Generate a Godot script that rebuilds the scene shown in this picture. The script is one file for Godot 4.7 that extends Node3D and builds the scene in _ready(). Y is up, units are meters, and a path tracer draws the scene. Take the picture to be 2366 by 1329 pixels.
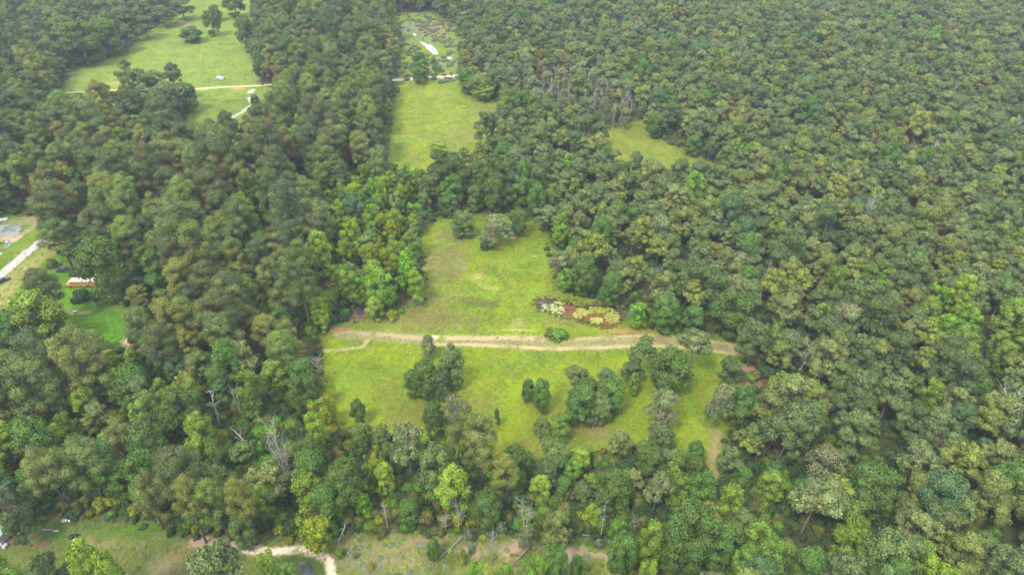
extends Node3D
# An aerial view over a clearing with a lily pond, walled in by pine wood on one side and oak wood on the other.
# Metres, y up. The drone hovers over the origin and looks down along -z.

var rng := RandomNumberGenerator.new()
var used := {}
var mat := {}
var proto := {}          # kind -> Array of Node3D prototypes
var tone := {}           # kind -> Array of tone words, one per prototype
var dims := {}           # kind -> Array of Vector2(height, radius)
var noise_a := PackedByteArray()
var noise_b := PackedByteArray()
var sheets := []         # ground sheets being painted
var fields := []         # open ground: no forest tree grows inside
var spots := []          # Vector3(x, radius, z) kept free of forest trees
var marks := []          # [name, x, z] landmarks for the labels
var cam: Camera3D

func _ready():
	rng.seed = 4711
	# ---- camera, sky, sun, exposure
	cam = Camera3D.new(); cam.name = "camera"
	cam.position = Vector3(0, 140, 0); cam.rotation_degrees = Vector3(-36.5, 0, 0)
	cam.fov = 45.7; cam.near = 1.0; cam.far = 4000.0
	add_child(cam)
	var env := Environment.new()
	env.background_mode = Environment.BG_SKY
	var sky_mat := ProceduralSkyMaterial.new()
	sky_mat.sky_top_color = Color(0.87, 0.895, 0.93)
	sky_mat.sky_horizon_color = Color(0.86, 0.89, 0.93)
	sky_mat.sky_curve = 0.2
	sky_mat.ground_bottom_color = Color(0.25, 0.28, 0.2)
	sky_mat.ground_horizon_color = Color(0.6, 0.65, 0.65)
	sky_mat.sky_energy_multiplier = 1.0
	var sky := Sky.new(); sky.sky_material = sky_mat
	env.sky = sky
	env.background_energy_multiplier = 0.98
	env.tonemap_mode = Environment.TONE_MAPPER_LINEAR
	env.tonemap_exposure = 3.08
	env.sdfgi_enabled = true; env.ssao_enabled = true; env.ssil_enabled = true
	env.fog_enabled = true
	env.fog_light_color = Color(0.84, 0.89, 0.95)
	env.fog_density = 0.00015
	var we := WorldEnvironment.new(); we.name = "world"; we.environment = env
	add_child(we)
	var sun := DirectionalLight3D.new(); sun.name = "sun"
	sun.light_energy = 0.44; sun.light_angular_distance = 12.0
	sun.light_color = Color(1.0, 0.965, 0.90)
	sun.rotation_degrees = Vector3(-58, -38, 0)
	sun.shadow_enabled = true
	add_child(sun)

	make_materials()
	make_noise()
	layout()
	make_ground()
	make_water()
	make_prototypes()
	named_things()
	named_trees()
	forest()
	grass()

# ------------------------------------------------------------------ helpers
func numbered(n: String) -> String:
	used[n] = used.get(n, -1) + 1
	return n if used[n] == 0 else "%s_%03d" % [n, used[n]]

func tag(o: Node3D, label: String, category: String, group := "") -> Node3D:
	o.set_meta("label", label); o.set_meta("category", category)
	if group: o.set_meta("group", group)
	return o

func thing(n: String, at: Vector3, turn: float, label: String, category: String, group := "") -> Node3D:
	var o := Node3D.new(); o.name = numbered(n); add_child(o)
	o.position = at; o.rotation.y = turn
	return tag(o, label, category, group)

func part(n: String, mesh: Mesh, m: Material, parent: Node3D, at := Vector3.ZERO, rot := Vector3.ZERO) -> MeshInstance3D:
	var o := MeshInstance3D.new(); o.name = n; o.mesh = mesh
	if m: o.material_override = m
	o.position = at; o.rotation = rot
	parent.add_child(o, true)
	return o

func make_mat(n: String, lin: Color, rough := 0.85, metal := 0.0) -> StandardMaterial3D:
	var m := StandardMaterial3D.new(); m.resource_name = n
	m.albedo_color = lin.linear_to_srgb(); m.roughness = rough; m.metallic = metal
	m.cull_mode = BaseMaterial3D.CULL_DISABLED
	mat[n] = m
	return m

func make_materials():
	var leaf := make_mat("leaf", Color(1, 1, 1), 0.72)
	leaf.vertex_color_use_as_albedo = true
	leaf.backlight_enabled = true; leaf.backlight = Color(0.42, 0.45, 0.25)
	leaf.metallic_specular = 0.15
	var blade := make_mat("blade", Color(1, 1, 1), 0.8)
	blade.vertex_color_use_as_albedo = true
	blade.metallic_specular = 0.2
	make_mat("bark_brown", Color(0.10, 0.075, 0.06), 0.95)
	make_mat("bark_grey", Color(0.17, 0.15, 0.13), 0.95)
	make_mat("dead_wood", Color(0.33, 0.31, 0.285), 0.9)
	make_mat("dead_brown", Color(0.24, 0.18, 0.14), 0.9)
	make_mat("bus_yellow", Color(0.55, 0.26, 0.05), 0.5)
	make_mat("glass_dark", Color(0.03, 0.035, 0.045), 0.15)
	make_mat("tyre", Color(0.02, 0.02, 0.02), 0.9)
	make_mat("rim", Color(0.4, 0.4, 0.42), 0.4, 0.7)
	make_mat("black_trim", Color(0.02, 0.02, 0.022), 0.6)
	make_mat("white_paint", Color(0.55, 0.56, 0.58), 0.5)
	make_mat("white_metal", Color(0.46, 0.48, 0.52), 0.45)
	make_mat("lamp_glass", Color(0.7, 0.7, 0.66), 0.2)
	make_mat("tail_red", Color(0.35, 0.02, 0.02), 0.3)
	make_mat("car_navy", Color(0.035, 0.04, 0.06), 0.3)
	make_mat("car_grey", Color(0.055, 0.06, 0.08), 0.3)
	make_mat("teal_paint", Color(0.05, 0.22, 0.24), 0.5)
	make_mat("grey_plastic", Color(0.26, 0.25, 0.28), 0.7)
	make_mat("grey_plastic_dark", Color(0.09, 0.085, 0.09), 0.7)
	make_mat("blue_plastic", Color(0.30, 0.38, 0.55), 0.6)
	make_mat("red_wood", Color(0.20, 0.09, 0.07), 0.85)
	make_mat("red_wood_pale", Color(0.32, 0.17, 0.14), 0.85)
	make_mat("pale_wood", Color(0.62, 0.55, 0.42), 0.8)
	make_mat("concrete", Color(0.45, 0.42, 0.42), 0.9)
	make_mat("wall_paint", Color(0.42, 0.42, 0.44), 0.8)
	make_mat("black_bag", Color(0.012, 0.012, 0.015), 0.45)
	make_mat("rusty", Color(0.16, 0.07, 0.04), 0.8)
	var pads := make_mat("lily_leaf", Color(1, 1, 1), 0.5)
	pads.vertex_color_use_as_albedo = true

func make_noise():
	for k in 2:
		var f := FastNoiseLite.new()
		f.seed = 7 + k * 13
		f.noise_type = FastNoiseLite.TYPE_SIMPLEX_SMOOTH
		f.frequency = 0.018 if k == 0 else 0.09
		f.fractal_octaves = 4
		var im := f.get_seamless_image(512, 512)
		im.convert(Image.FORMAT_L8)
		if k == 0: noise_a = im.get_data()
		else: noise_b = im.get_data()

func na(x: float, z: float) -> float:      # slow noise, 0..1
	return noise_a[(int(z) & 511) * 512 + (int(x) & 511)] / 255.0

func nb(x: float, z: float) -> float:      # fine noise, 0..1
	return noise_b[(int(z) & 511) * 512 + (int(x) & 511)] / 255.0

func inside(p: Vector2, poly: PackedVector2Array) -> bool:
	return Geometry2D.is_point_in_polygon(p, poly)

func edge_distance(p: Vector2, poly: PackedVector2Array) -> float:   # negative inside
	var best := 1e18
	var n := poly.size()
	for i in n:
		var a := poly[i]
		var ab := poly[(i + 1) % n] - a
		var t := clampf((p - a).dot(ab) / ab.length_squared(), 0.0, 1.0)
		best = minf(best, (a + ab * t).distance_squared_to(p))
	best = sqrt(best)
	return -best if Geometry2D.is_point_in_polygon(p, poly) else best

# ------------------------------------------------------------------ where things are
var meadow: PackedVector2Array
var north_field: PackedVector2Array
var side_glade: PackedVector2Array
var pasture: PackedVector2Array
var pasture_low: PackedVector2Array
var yard: PackedVector2Array
var front_yard: PackedVector2Array
var pine_wood: PackedVector2Array
var live_oaks: PackedVector2Array
var yellow_belt: PackedVector2Array
var mixed_wood: PackedVector2Array
var mixed_front: PackedVector2Array
var green_back: PackedVector2Array
var bright_gap: PackedVector2Array
var thin_front: PackedVector2Array
var thin_snags: PackedVector2Array
var pond: PackedVector2Array
var dying_stand: PackedVector2Array

func layout():
	meadow = PackedVector2Array([Vector2(-59.0, -156.3), Vector2(-59.6, -163.2), Vector2(-53.3, -169.2), Vector2(-46.8, -171.8), Vector2(-39.4, -174.3), Vector2(-28.5, -178.7), Vector2(-29.7, -190.3), Vector2(-32.4, -206.3), Vector2(-35.6, -221.7), Vector2(-33.9, -232.2), Vector2(-17.9, -237.9), Vector2(-2.3, -238.6), Vector2(9.8, -235.2), Vector2(13.2, -224.2), Vector2(13.7, -206.3), Vector2(15.6, -188.3), Vector2(25.8, -182.0), Vector2(36.7, -176.8), Vector2(40.0, -169.6), Vector2(51.5, -164.5), Vector2(70.4, -163.7), Vector2(72.9, -158.7), Vector2(70.5, -152.8), Vector2(65.3, -149.0), Vector2(62.0, -131.6), Vector2(55.6, -119.4), Vector2(53.3, -110.3), Vector2(48.7, -110.3), Vector2(49.0, -116.5), Vector2(35.9, -118.6), Vector2(18.8, -116.8), Vector2(1.9, -113.7), Vector2(-15.0, -117.2), Vector2(-32.4, -120.8), Vector2(-44.7, -125.3), Vector2(-50.6, -130.0), Vector2(-54.4, -140.0)])
	north_field = PackedVector2Array([Vector2(-90.9, -538.1), Vector2(-60.1, -540.6), Vector2(-35.9, -493.3), Vector2(-32.8, -428.2), Vector2(-30.4, -389.8), Vector2(-23.8, -372.6), Vector2(-9.0, -359.7), Vector2(-8.2, -322.2), Vector2(-20.3, -283.6), Vector2(-34.4, -264.8), Vector2(-54.1, -264.8), Vector2(-58.1, -288.0), Vector2(-61.9, -333.1), Vector2(-67.4, -389.8), Vector2(-72.8, -454.3), Vector2(-86.1, -503.9)])
	side_glade = PackedVector2Array([Vector2(46.0, -322.2), Vector2(66.5, -335.9), Vector2(69.4, -312.9), Vector2(85.0, -296.3), Vector2(95.4, -276.7), Vector2(87.2, -258.9), Vector2(45.1, -270.0), Vector2(42.1, -299.6)])
	pasture = PackedVector2Array([Vector2(-239.9, -343.4), Vector2(-254.8, -379.4), Vector2(-270.9, -418.5), Vector2(-256.4, -429.9), Vector2(-250.3, -452.5), Vector2(-256.0, -485.1), Vector2(-253.2, -514.9), Vector2(-268.2, -604.6), Vector2(-178.0, -604.6), Vector2(-168.7, -544.2), Vector2(-180.5, -503.9), Vector2(-172.9, -454.3), Vector2(-157.8, -420.1), Vector2(-145.6, -386.3), Vector2(-131.2, -379.4), Vector2(-126.4, -361.6), Vector2(-176.2, -361.6), Vector2(-210.5, -364.2), Vector2(-204.7, -322.2), Vector2(-224.2, -322.2)])
	pasture_low = PackedVector2Array([Vector2(-176.7, -362.9), Vector2(-126.7, -362.9), Vector2(-119.6, -317.0), Vector2(-122.5, -291.7), Vector2(-146.7, -288.9), Vector2(-164.5, -322.2)])
	yard = PackedVector2Array([Vector2(-216.8, -238.6), Vector2(-182.9, -236.6), Vector2(-177.6, -221.7), Vector2(-163.2, -206.3), Vector2(-150.9, -202.2), Vector2(-140.4, -195.5), Vector2(-131.9, -182.9), Vector2(-125.8, -175.9), Vector2(-118.7, -155.8), Vector2(-135.5, -153.8), Vector2(-151.4, -177.1), Vector2(-162.0, -179.4), Vector2(-174.9, -172.5)])
	front_yard = PackedVector2Array([Vector2(-125.5, -91.4), Vector2(-116.9, -95.3), Vector2(-110.6, -96.7), Vector2(-96.7, -97.6), Vector2(-81.0, -94.2), Vector2(-73.0, -91.8), Vector2(-62.3, -92.5), Vector2(-48.0, -91.4), Vector2(-42.4, -93.1), Vector2(-28.5, -94.1), Vector2(-17.4, -93.4), Vector2(-8.3, -92.5), Vector2(6.7, -92.8), Vector2(23.4, -90.0), Vector2(25.8, -86.0), Vector2(21.2, -72.3), Vector2(-113.2, -72.3)])
	pine_wood = PackedVector2Array([Vector2(-187.2, -526.3), Vector2(-95.3, -635.3), Vector2(-60.3, -382.8), Vector2(-48.2, -262.8), Vector2(-62.8, -218.0), Vector2(-59.5, -164.9), Vector2(-55.8, -143.6), Vector2(-79.6, -147.2), Vector2(-104.4, -136.6), Vector2(-128.5, -120.8), Vector2(-170.8, -122.3), Vector2(-319.7, -292.6), Vector2(-197.3, -306.9), Vector2(-143.6, -297.2), Vector2(-115.7, -322.2)])
	live_oaks = PackedVector2Array([Vector2(-623.2, -668.7), Vector2(-213.8, -668.7), Vector2(-187.2, -526.3), Vector2(-115.7, -322.2), Vector2(-144.5, -299.6), Vector2(-197.3, -306.9), Vector2(-319.7, -292.6)])
	yellow_belt = PackedVector2Array([Vector2(-70.8, -258.9), Vector2(-57.7, -270.0), Vector2(-32.9, -270.0), Vector2(-32.9, -230.6), Vector2(-25.8, -172.5), Vector2(-45.9, -167.0), Vector2(-59.0, -160.8), Vector2(-64.9, -180.6)])
	mixed_wood = PackedVector2Array([Vector2(-104.4, -136.6), Vector2(-79.6, -147.2), Vector2(-55.6, -145.4), Vector2(-47.9, -123.8), Vector2(-31.3, -113.7), Vector2(-14.5, -111.0), Vector2(-12.2, -91.4), Vector2(-123.5, -91.4), Vector2(-138.6, -115.1)])
	mixed_front = PackedVector2Array([Vector2(-14.6, -112.3), Vector2(48.7, -115.1), Vector2(67.5, -111.0), Vector2(81.6, -94.8), Vector2(93.1, -76.0), Vector2(-12.0, -74.1)])
	green_back = PackedVector2Array([Vector2(-37.4, -266.8), Vector2(14.4, -262.8), Vector2(14.5, -224.2), Vector2(-34.8, -224.2)])
	bright_gap = PackedVector2Array([Vector2(132.4, -173.6), Vector2(165.1, -167.0), Vector2(155.8, -143.6), Vector2(134.4, -143.6), Vector2(125.3, -158.7)])
	thin_front = PackedVector2Array([Vector2(-57.1, -95.3), Vector2(26.4, -97.7), Vector2(27.1, -88.1), Vector2(-55.6, -90.3)])
	thin_snags = PackedVector2Array([Vector2(-79.2, -123.8), Vector2(-57.1, -128.4), Vector2(-46.6, -112.3), Vector2(-48.2, -100.7), Vector2(-65.7, -103.2), Vector2(-76.3, -112.3)])
	pond = PackedVector2Array([Vector2(7.7, -180.6), Vector2(8.7, -182.5), Vector2(11.5, -183.2), Vector2(17.0, -182.2), Vector2(19.8, -180.6), Vector2(23.3, -178.7), Vector2(28.4, -179.6), Vector2(34.2, -179.8), Vector2(36.8, -182.0), Vector2(39.2, -182.5), Vector2(38.9, -177.7), Vector2(37.3, -172.3), Vector2(34.3, -169.2), Vector2(30.0, -167.7), Vector2(26.6, -168.3), Vector2(23.3, -170.3), Vector2(19.9, -171.8), Vector2(16.5, -172.7), Vector2(12.4, -175.0), Vector2(9.0, -176.8)])
	dying_stand = PackedVector2Array([Vector2(-3.4, -408.3), Vector2(29.9, -397.1), Vector2(66.9, -353.5), Vector2(66.6, -322.2), Vector2(49.6, -306.9), Vector2(10.3, -327.6), Vector2(-5.5, -366.1)])
	fields = [meadow, north_field, side_glade, pasture, pasture_low, yard, front_yard]
	for s in [[Vector2(-167.0, -180.6), 8.0], [Vector2(-177.1, -180.6), 9.0], [Vector2(-165.8, -171.4), 6.0], [Vector2(83.8, -135.8), 4.0], [Vector2(89.4, -111.0), 3.0], [Vector2(69.2, -140.0), 4.0], [Vector2(-49.0, -172.5), 4.5], [Vector2(-111.9, -158.3), 3.5], [Vector2(-117.6, -160.8), 3.0], [Vector2(-133.2, -189.1), 5.0], [Vector2(119.3, -493.3), 6.0], [Vector2(-64.6, -158.7), 2.5], [Vector2(-171.6, -247.8), 4.5], [Vector2(-197.7, -264.8), 4.0], [Vector2(-57.9, -109.6), 5.0], [Vector2(124.6, -262.8), 4.0], [Vector2(79.1, -160.8), 4.0]]:
		spots.append(Vector3(s[0].x, s[1], s[0].y))

# ------------------------------------------------------------------ the ground, painted as a map of what grows and lies there
func sheet(x0: float, z0: float, w: int, h: int, s: float) -> Dictionary:
	var c := PackedColorArray(); c.resize(w * h)
	var d := {"x": x0, "z": z0, "w": w, "h": h, "s": s, "c": c}
	var dark := Color(0.040, 0.046, 0.022)
	var moss := Color(0.062, 0.085, 0.026)
	var litter := Color(0.105, 0.078, 0.052)
	var i := 0
	for j in h:
		var z := z0 + j * s
		for k in w:
			var x := x0 + k * s
			var a := na(x * 4.0, z * 4.0)
			var b := nb(x * 6.0, z * 6.0)
			c[i] = dark.lerp(moss, clampf(a * 1.7 - 0.3, 0, 1)).lerp(litter, clampf(b * 1.8 - 0.95, 0, 0.8))
			i += 1
	d.c = c
	sheets.append(d)
	return d

func range_of(d: Dictionary, lo: Vector2, hi: Vector2) -> Array:
	return [clampi(int((lo.x - d.x) / d.s), 0, d.w), clampi(int((hi.x - d.x) / d.s) + 1, 0, d.w), clampi(int((lo.y - d.z) / d.s), 0, d.h), clampi(int((hi.y - d.z) / d.s) + 1, 0, d.h)]

func blob(at: Vector2, rx: float, rz: float, turn: float, col: Color, soft := 0.5, strength := 1.0, ragged := 0.5, only := ""):
	var reach := maxf(rx, rz) * 1.4
	var ct := cos(turn); var st := sin(turn)
	for d in sheets:
		var r := range_of(d, at - Vector2(reach, reach), at + Vector2(reach, reach))
		var c: PackedColorArray = d.c
		for j in range(r[2], r[3]):
			var z: float = d.z + j * d.s
			for k in range(r[0], r[1]):
				var x: float = d.x + k * d.s
				var dx := x - at.x; var dz := z - at.y
				var u := (dx * ct + dz * st) / rx; var v := (dz * ct - dx * st) / rz
				var q := sqrt(u * u + v * v) + (nb(x * 9.0, z * 9.0) - 0.5) * ragged + (na(x * 9.0, z * 9.0) - 0.5) * ragged
				if q < 1.0:
					var a := minf(1.0, (1.0 - q) / soft) * strength
					var n: int = j * d.w + k
					c[n] = c[n].lerp(col, a)
		d.c = c

func stroke(pts: Array, width: float, col: Color, soft := 0.4, strength := 1.0, ragged := 0.6, gaps := 0.0):
	for i in pts.size() - 1:
		var a: Vector2 = pts[i]; var b: Vector2 = pts[i + 1]
		var ab := b - a
		var len2 := ab.length_squared()
		var w := Vector2(width, width) * 1.5
		for d in sheets:
			var r := range_of(d, Vector2(minf(a.x, b.x), minf(a.y, b.y)) - w, Vector2(maxf(a.x, b.x), maxf(a.y, b.y)) + w)
			var c: PackedColorArray = d.c
			for j in range(r[2], r[3]):
				var z: float = d.z + j * d.s
				for k in range(r[0], r[1]):
					var x: float = d.x + k * d.s
					var ax := x - a.x; var az := z - a.y
					var t0 := (ax * ab.x + az * ab.y) / len2
					if t0 < 0.0 and i > 0: continue       # the piece before it has painted the joint
					var t := clampf(t0, 0, 1)
					var ex := ax - ab.x * t; var ez := az - ab.y * t
					var q := sqrt(ex * ex + ez * ez) / width + (nb(x * 10.0, z * 10.0) - 0.5) * ragged
					if q < 1.0:
						var s := minf(1.0, (1.0 - q) / soft) * strength
						if gaps > 0.0: s *= clampf(1.6 - gaps * 3.2 * na(x * 7.0 + 90, z * 7.0), 0, 1)
						var n: int = j * d.w + k
						c[n] = c[n].lerp(col, s)
			d.c = c

func paint_field(poly: PackedVector2Array, c1: Color, c2: Color, c3: Color, soft := 3.0):
	var lo := poly[0]; var hi := poly[0]
	for p in poly:
		lo = lo.min(p); hi = hi.max(p)
	for d in sheets:
		var r := range_of(d, lo - Vector2(4, 4), hi + Vector2(4, 4))
		if r[1] <= r[0] or r[3] <= r[2]: continue
		# distance to the border on a coarse grid, then read between its points
		var g := 2.0
		var x0: float = d.x + r[0] * d.s; var z0: float = d.z + r[2] * d.s
		var gw := int((r[1] - r[0]) * d.s / g) + 3; var gh := int((r[3] - r[2]) * d.s / g) + 3
		var dist := PackedFloat32Array(); dist.resize(gw * gh)
		for j in gh:
			for k in gw:
				dist[j * gw + k] = edge_distance(Vector2(x0 + k * g, z0 + j * g), poly)
		var c: PackedColorArray = d.c
		for j in range(r[2], r[3]):
			var z: float = d.z + j * d.s
			var fj := (z - z0) / g; var ij := int(fj); fj -= ij
			for k in range(r[0], r[1]):
				var x: float = d.x + k * d.s
				var fk := (x - x0) / g; var ik := int(fk); fk -= ik
				var q := ij * gw + ik
				var e := lerpf(lerpf(dist[q], dist[q + 1], fk), lerpf(dist[q + gw], dist[q + gw + 1], fk), fj)
				var b := nb(x * 8.0, z * 8.0)
				e += (b - 0.5) * 5.0
				if e < soft * 0.5:
					var a := na(x * 3.0, z * 3.0)
					var f := nb(x * 3.0 + 40, z * 5.0)
					var col := c1.lerp(c2, clampf((a - 0.35) * 3.0, 0, 1)).lerp(c3, clampf((f - 0.5) * 2.6, 0, 0.75))
					col = col * (0.68 + 0.42 * nb(x * 23.0, z * 23.0) + 0.24 * na(x * 41.0, z * 47.0))
					var n: int = j * d.w + k
					c[n] = c[n].lerp(col, clampf(0.5 - e / soft, 0, 1))
		d.c = c

func sheet_color(x: float, z: float) -> Color:
	for n in range(sheets.size() - 1, -1, -1):
		var d: Dictionary = sheets[n]
		var k := int((x - d.x) / d.s); var j := int((z - d.z) / d.s)
		if k >= 0 and j >= 0 and k < d.w and j < d.h: return d.c[j * d.w + k]
	return Color(0.04, 0.05, 0.02)

const GRASS := Color(0.172, 0.239, 0.012)
const GRASS_DEEP := Color(0.121, 0.184, 0.012)
const GRASS_DRY := Color(0.186, 0.178, 0.040)
const STRAW := Color(0.34, 0.27, 0.145)
const WEED := Color(0.20, 0.185, 0.045)
const SAND := Color(0.56, 0.45, 0.34)
const CLAY := Color(0.36, 0.23, 0.15)

func make_ground():
	sheet(-560, -700, 1120, 660, 1.0)
	sheet(-100, -262, 880, 840, 0.25)
	sheet(-200, -232, 280, 290, 0.35)
	sheet(-130, -110, 640, 190, 0.3)
	# the fields
	paint_field(meadow, GRASS, GRASS_DEEP, GRASS_DRY)
	paint_field(north_field, Color(0.184, 0.241, 0.022), Color(0.142, 0.205, 0.025), Color(0.184, 0.170, 0.043))
	paint_field(side_glade, Color(0.172, 0.218, 0.024), Color(0.139, 0.185, 0.024), GRASS_DRY)
	paint_field(pasture, Color(0.167, 0.231, 0.036), Color(0.138, 0.205, 0.036), Color(0.175, 0.196, 0.054))
	paint_field(pasture_low, Color(0.159, 0.223, 0.032), Color(0.134, 0.196, 0.032), Color(0.184, 0.196, 0.050))
	paint_field(yard, Color(0.082, 0.197, 0.014), Color(0.107, 0.218, 0.016), Color(0.090, 0.143, 0.024), 2.0)
	paint_field(front_yard, Color(0.115, 0.143, 0.032), Color(0.078, 0.122, 0.022), Color(0.152, 0.139, 0.060), 2.5)
	# south field: olive and brown places, a bluish patch of clover
	blob(Vector2(-26.6, -130.0), 17, 6, 0.1, GRASS_DRY * 0.8, 0.7, 0.7, 0.7)
	blob(Vector2(-7.7, -134.9), 10, 4, 0.5, GRASS_DRY * 0.8, 0.7, 0.6, 0.7)
	blob(Vector2(12.7, -130.0), 9, 8, 0.5, WEED, 0.7, 0.55, 0.7)
	blob(Vector2(5.3, -117.9), 16, 5, 0, WEED, 0.7, 0.6, 0.7)
	blob(Vector2(22.8, -123.8), 9, 4, 0.2, CLAY * 0.7, 0.8, 0.55, 0.9)
	blob(Vector2(7.5, -153.6), 9, 3.8, 0, Color(0.085, 0.17, 0.035), 0.9, 0.55, 0.6)
	blob(Vector2(-10.5, -145.4), 14, 7, 0.3, Color(0.200, 0.244, 0.014), 0.8, 0.5, 0.7)
	blob(Vector2(18.9, -149.0), 14, 6, 0, Color(0.185, 0.237, 0.014), 0.8, 0.6, 0.7)
	blob(Vector2(3.4, -140.0), 8, 7, 0, Color(0.200, 0.266, 0.011), 0.8, 0.6, 0.7)
	blob(Vector2(-48.3, -143.6), 6, 9, 0, Color(0.148, 0.229, 0.025), 0.8, 0.6, 0.7)
	stroke([Vector2(5.9, -143.6), Vector2(2.6, -130.0), Vector2(-2.6, -122.3)], 5, Color(0.200, 0.244, 0.011), 0.8, 0.5)
	stroke([Vector2(54.7, -123.8), Vector2(52.7, -117.9), Vector2(50.7, -110.3)], 2.4, CLAY * 0.85, 0.9, 0.6, 1.0)
	blob(Vector2(71.7, -149.0), 4.5, 3, 0, CLAY * 0.7, 0.6, 0.9, 0.7)
	# north meadow: tall wild grass, reeds, mown lanes
	blob(Vector2(-24.0, -203.5), 11, 17, 0, Color(0.174, 0.174, 0.050), 0.5, 1.0, 0.7)
	blob(Vector2(-23.8, -222.6), 9, 8, 0, Color(0.185, 0.174, 0.061), 0.6, 0.7, 0.6)
	blob(Vector2(-25.3, -182.9), 10, 6, 0, Color(0.170, 0.160, 0.045), 0.7, 0.8, 0.8)
	blob(Vector2(-0.5, -206.3), 7, 9, 0, Color(0.150, 0.215, 0.022), 0.8, 0.6, 0.7)
	blob(Vector2(-37.6, -140.0), 10, 6, 0, Color(0.165, 0.175, 0.03), 0.8, 0.5, 0.8)
	blob(Vector2(-24.8, -195.5), 8, 5, 0, Color(0.135, 0.155, 0.03), 0.6, 0.7, 0.7)
	blob(Vector2(-27.2, -172.5), 21, 9, 0.1, Color(0.152, 0.148, 0.040), 0.6, 1.0, 0.8)
	blob(Vector2(-38.7, -169.2), 14, 4, 0.1, Color(0.185, 0.20, 0.05), 0.7, 0.7, 0.7)
	blob(Vector2(-9.8, -180.6), 8.5, 3.6, 0.12, Color(0.10, 0.125, 0.03), 0.5, 0.9, 0.5)
	blob(Vector2(-15.8, -182.9), 6, 2.6, 0.2, Color(0.13, 0.14, 0.03), 0.6, 0.6, 0.6)
	blob(Vector2(-11.9, -195.5), 3.6, 4.0, 0.3, Color(0.326, 0.318, 0.094), 0.8, 0.6, 0.8)
	blob(Vector2(-7.2, -189.1), 5, 1.6, 0.3, Color(0.296, 0.281, 0.086), 0.6, 0.7, 0.6)
	blob(Vector2(9.1, -209.2), 10, 13, 0, Color(0.155, 0.222, 0.022), 0.6, 0.85, 0.6)
	stroke([Vector2(-15.5, -224.2), Vector2(-10.0, -209.2), Vector2(-5.1, -199.5), Vector2(1.0, -187.3)], 1.6, Color(0.148, 0.229, 0.014), 0.6, 0.8)
	for k in 6:
		stroke([Vector2(-10.2, -204.9) + Vector2(k * 0.85, k * -0.1), Vector2(-1.9, -188.3) + Vector2(k * 0.45, 0)], 0.28, Color(0.10, 0.15, 0.03), 0.8, 0.75, 0.3, 0.4)
	for k in 4:
		stroke([Vector2(-8.1, -206.3) + Vector2(k * 1.1, 0), Vector2(0.4, -189.3) + Vector2(k * 0.5, 0)], 0.3, Color(0.229, 0.266, 0.043), 0.8, 0.6, 0.3, 0.3)
	stroke([Vector2(-19.6, -185.4), Vector2(-7.8, -186.3), Vector2(1.0, -186.8), Vector2(15.8, -185.9), Vector2(25.7, -181.7), Vector2(37.0, -178.7)], 1.7, Color(0.159, 0.229, 0.025), 0.6, 0.8)
	stroke([Vector2(0.4, -188.3), Vector2(1.9, -180.6), Vector2(2.4, -171.4)], 2.2, Color(0.181, 0.226, 0.022), 0.7, 0.8)
	stroke([Vector2(0.0, -182.9), Vector2(1.0, -171.4)], 0.35, Color(0.15, 0.19, 0.03), 0.8, 0.7)
	stroke([Vector2(2.9, -182.9), Vector2(4.1, -171.4)], 0.35, Color(0.15, 0.19, 0.03), 0.8, 0.7)
	blob(Vector2(1.7, -170.3), 3, 3.5, 0, Color(0.266, 0.244, 0.094), 0.8, 0.6, 0.6)
	blob(Vector2(0.3, -221.4), 1.7, 1.1, 0, Color(0.42, 0.28, 0.20), 0.4, 0.95, 0.4)
	blob(Vector2(8.3, -208.6), 1.2, 0.8, 0, Color(0.40, 0.30, 0.18), 0.6, 0.7, 0.4)
	# around the pond
	blob(Vector2(23.0, -175.4), 18, 8, 0.05, Color(0.155, 0.175, 0.04), 0.4, 0.85, 0.6)
	blob(Vector2(21.9, -169.6), 15, 2.6, 0.12, Color(0.170, 0.148, 0.040), 0.6, 0.75, 0.6)
	blob(Vector2(35.3, -166.2), 9, 2.2, 0, Color(0.26, 0.16, 0.055), 0.6, 0.85, 0.7)
	stroke([Vector2(7.0, -177.7), Vector2(7.1, -182.0), Vector2(9.8, -184.4), Vector2(15.7, -183.9)], 0.7, Color(0.20, 0.11, 0.05), 0.6, 0.9)
	blob(Vector2(30.0, -181.0), 6, 1.6, 0, Color(0.22, 0.15, 0.08), 0.6, 0.8, 0.7)
	blob(Vector2(38.7, -182.9), 2.6, 2.4, 0, Color(0.28, 0.17, 0.11), 0.6, 0.8, 0.6)
	# the mown strip with its two straw-coloured lines
	var strip := [Vector2(-53.7, -164.5), Vector2(-42.6, -163.7), Vector2(-33.0, -162.6), Vector2(-23.4, -161.4), Vector2(-11.2, -161.0), Vector2(2.3, -160.0), Vector2(15.7, -159.3), Vector2(29.2, -160.4), Vector2(42.8, -161.4), Vector2(56.0, -160.0), Vector2(70.7, -157.1)]
	stroke(strip, 3.1, Color(0.255, 0.225, 0.105), 0.5, 0.95, 0.5)
	stroke(strip, 1.1, Color(0.205, 0.20, 0.070), 0.7, 0.7, 0.8, 0.3)
	stroke([Vector2(-52.5, -165.3), Vector2(-42.8, -164.5), Vector2(-31.7, -163.0), Vector2(-24.8, -162.0)], 1.5, STRAW * 0.95, 0.6, 0.8, 0.8, 0.5)
	stroke([Vector2(-20.8, -162.8), Vector2(-11.3, -162.6), Vector2(-0.4, -163.0), Vector2(9.1, -162.6)], 1.5, STRAW, 0.5, 0.9, 0.8, 0.4)
	stroke([Vector2(-24.5, -159.3), Vector2(-11.1, -159.5), Vector2(2.3, -158.1), Vector2(14.2, -157.5), Vector2(29.0, -158.1), Vector2(39.7, -158.9)], 1.15, STRAW, 0.5, 0.95, 0.8, 0.45)
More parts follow.
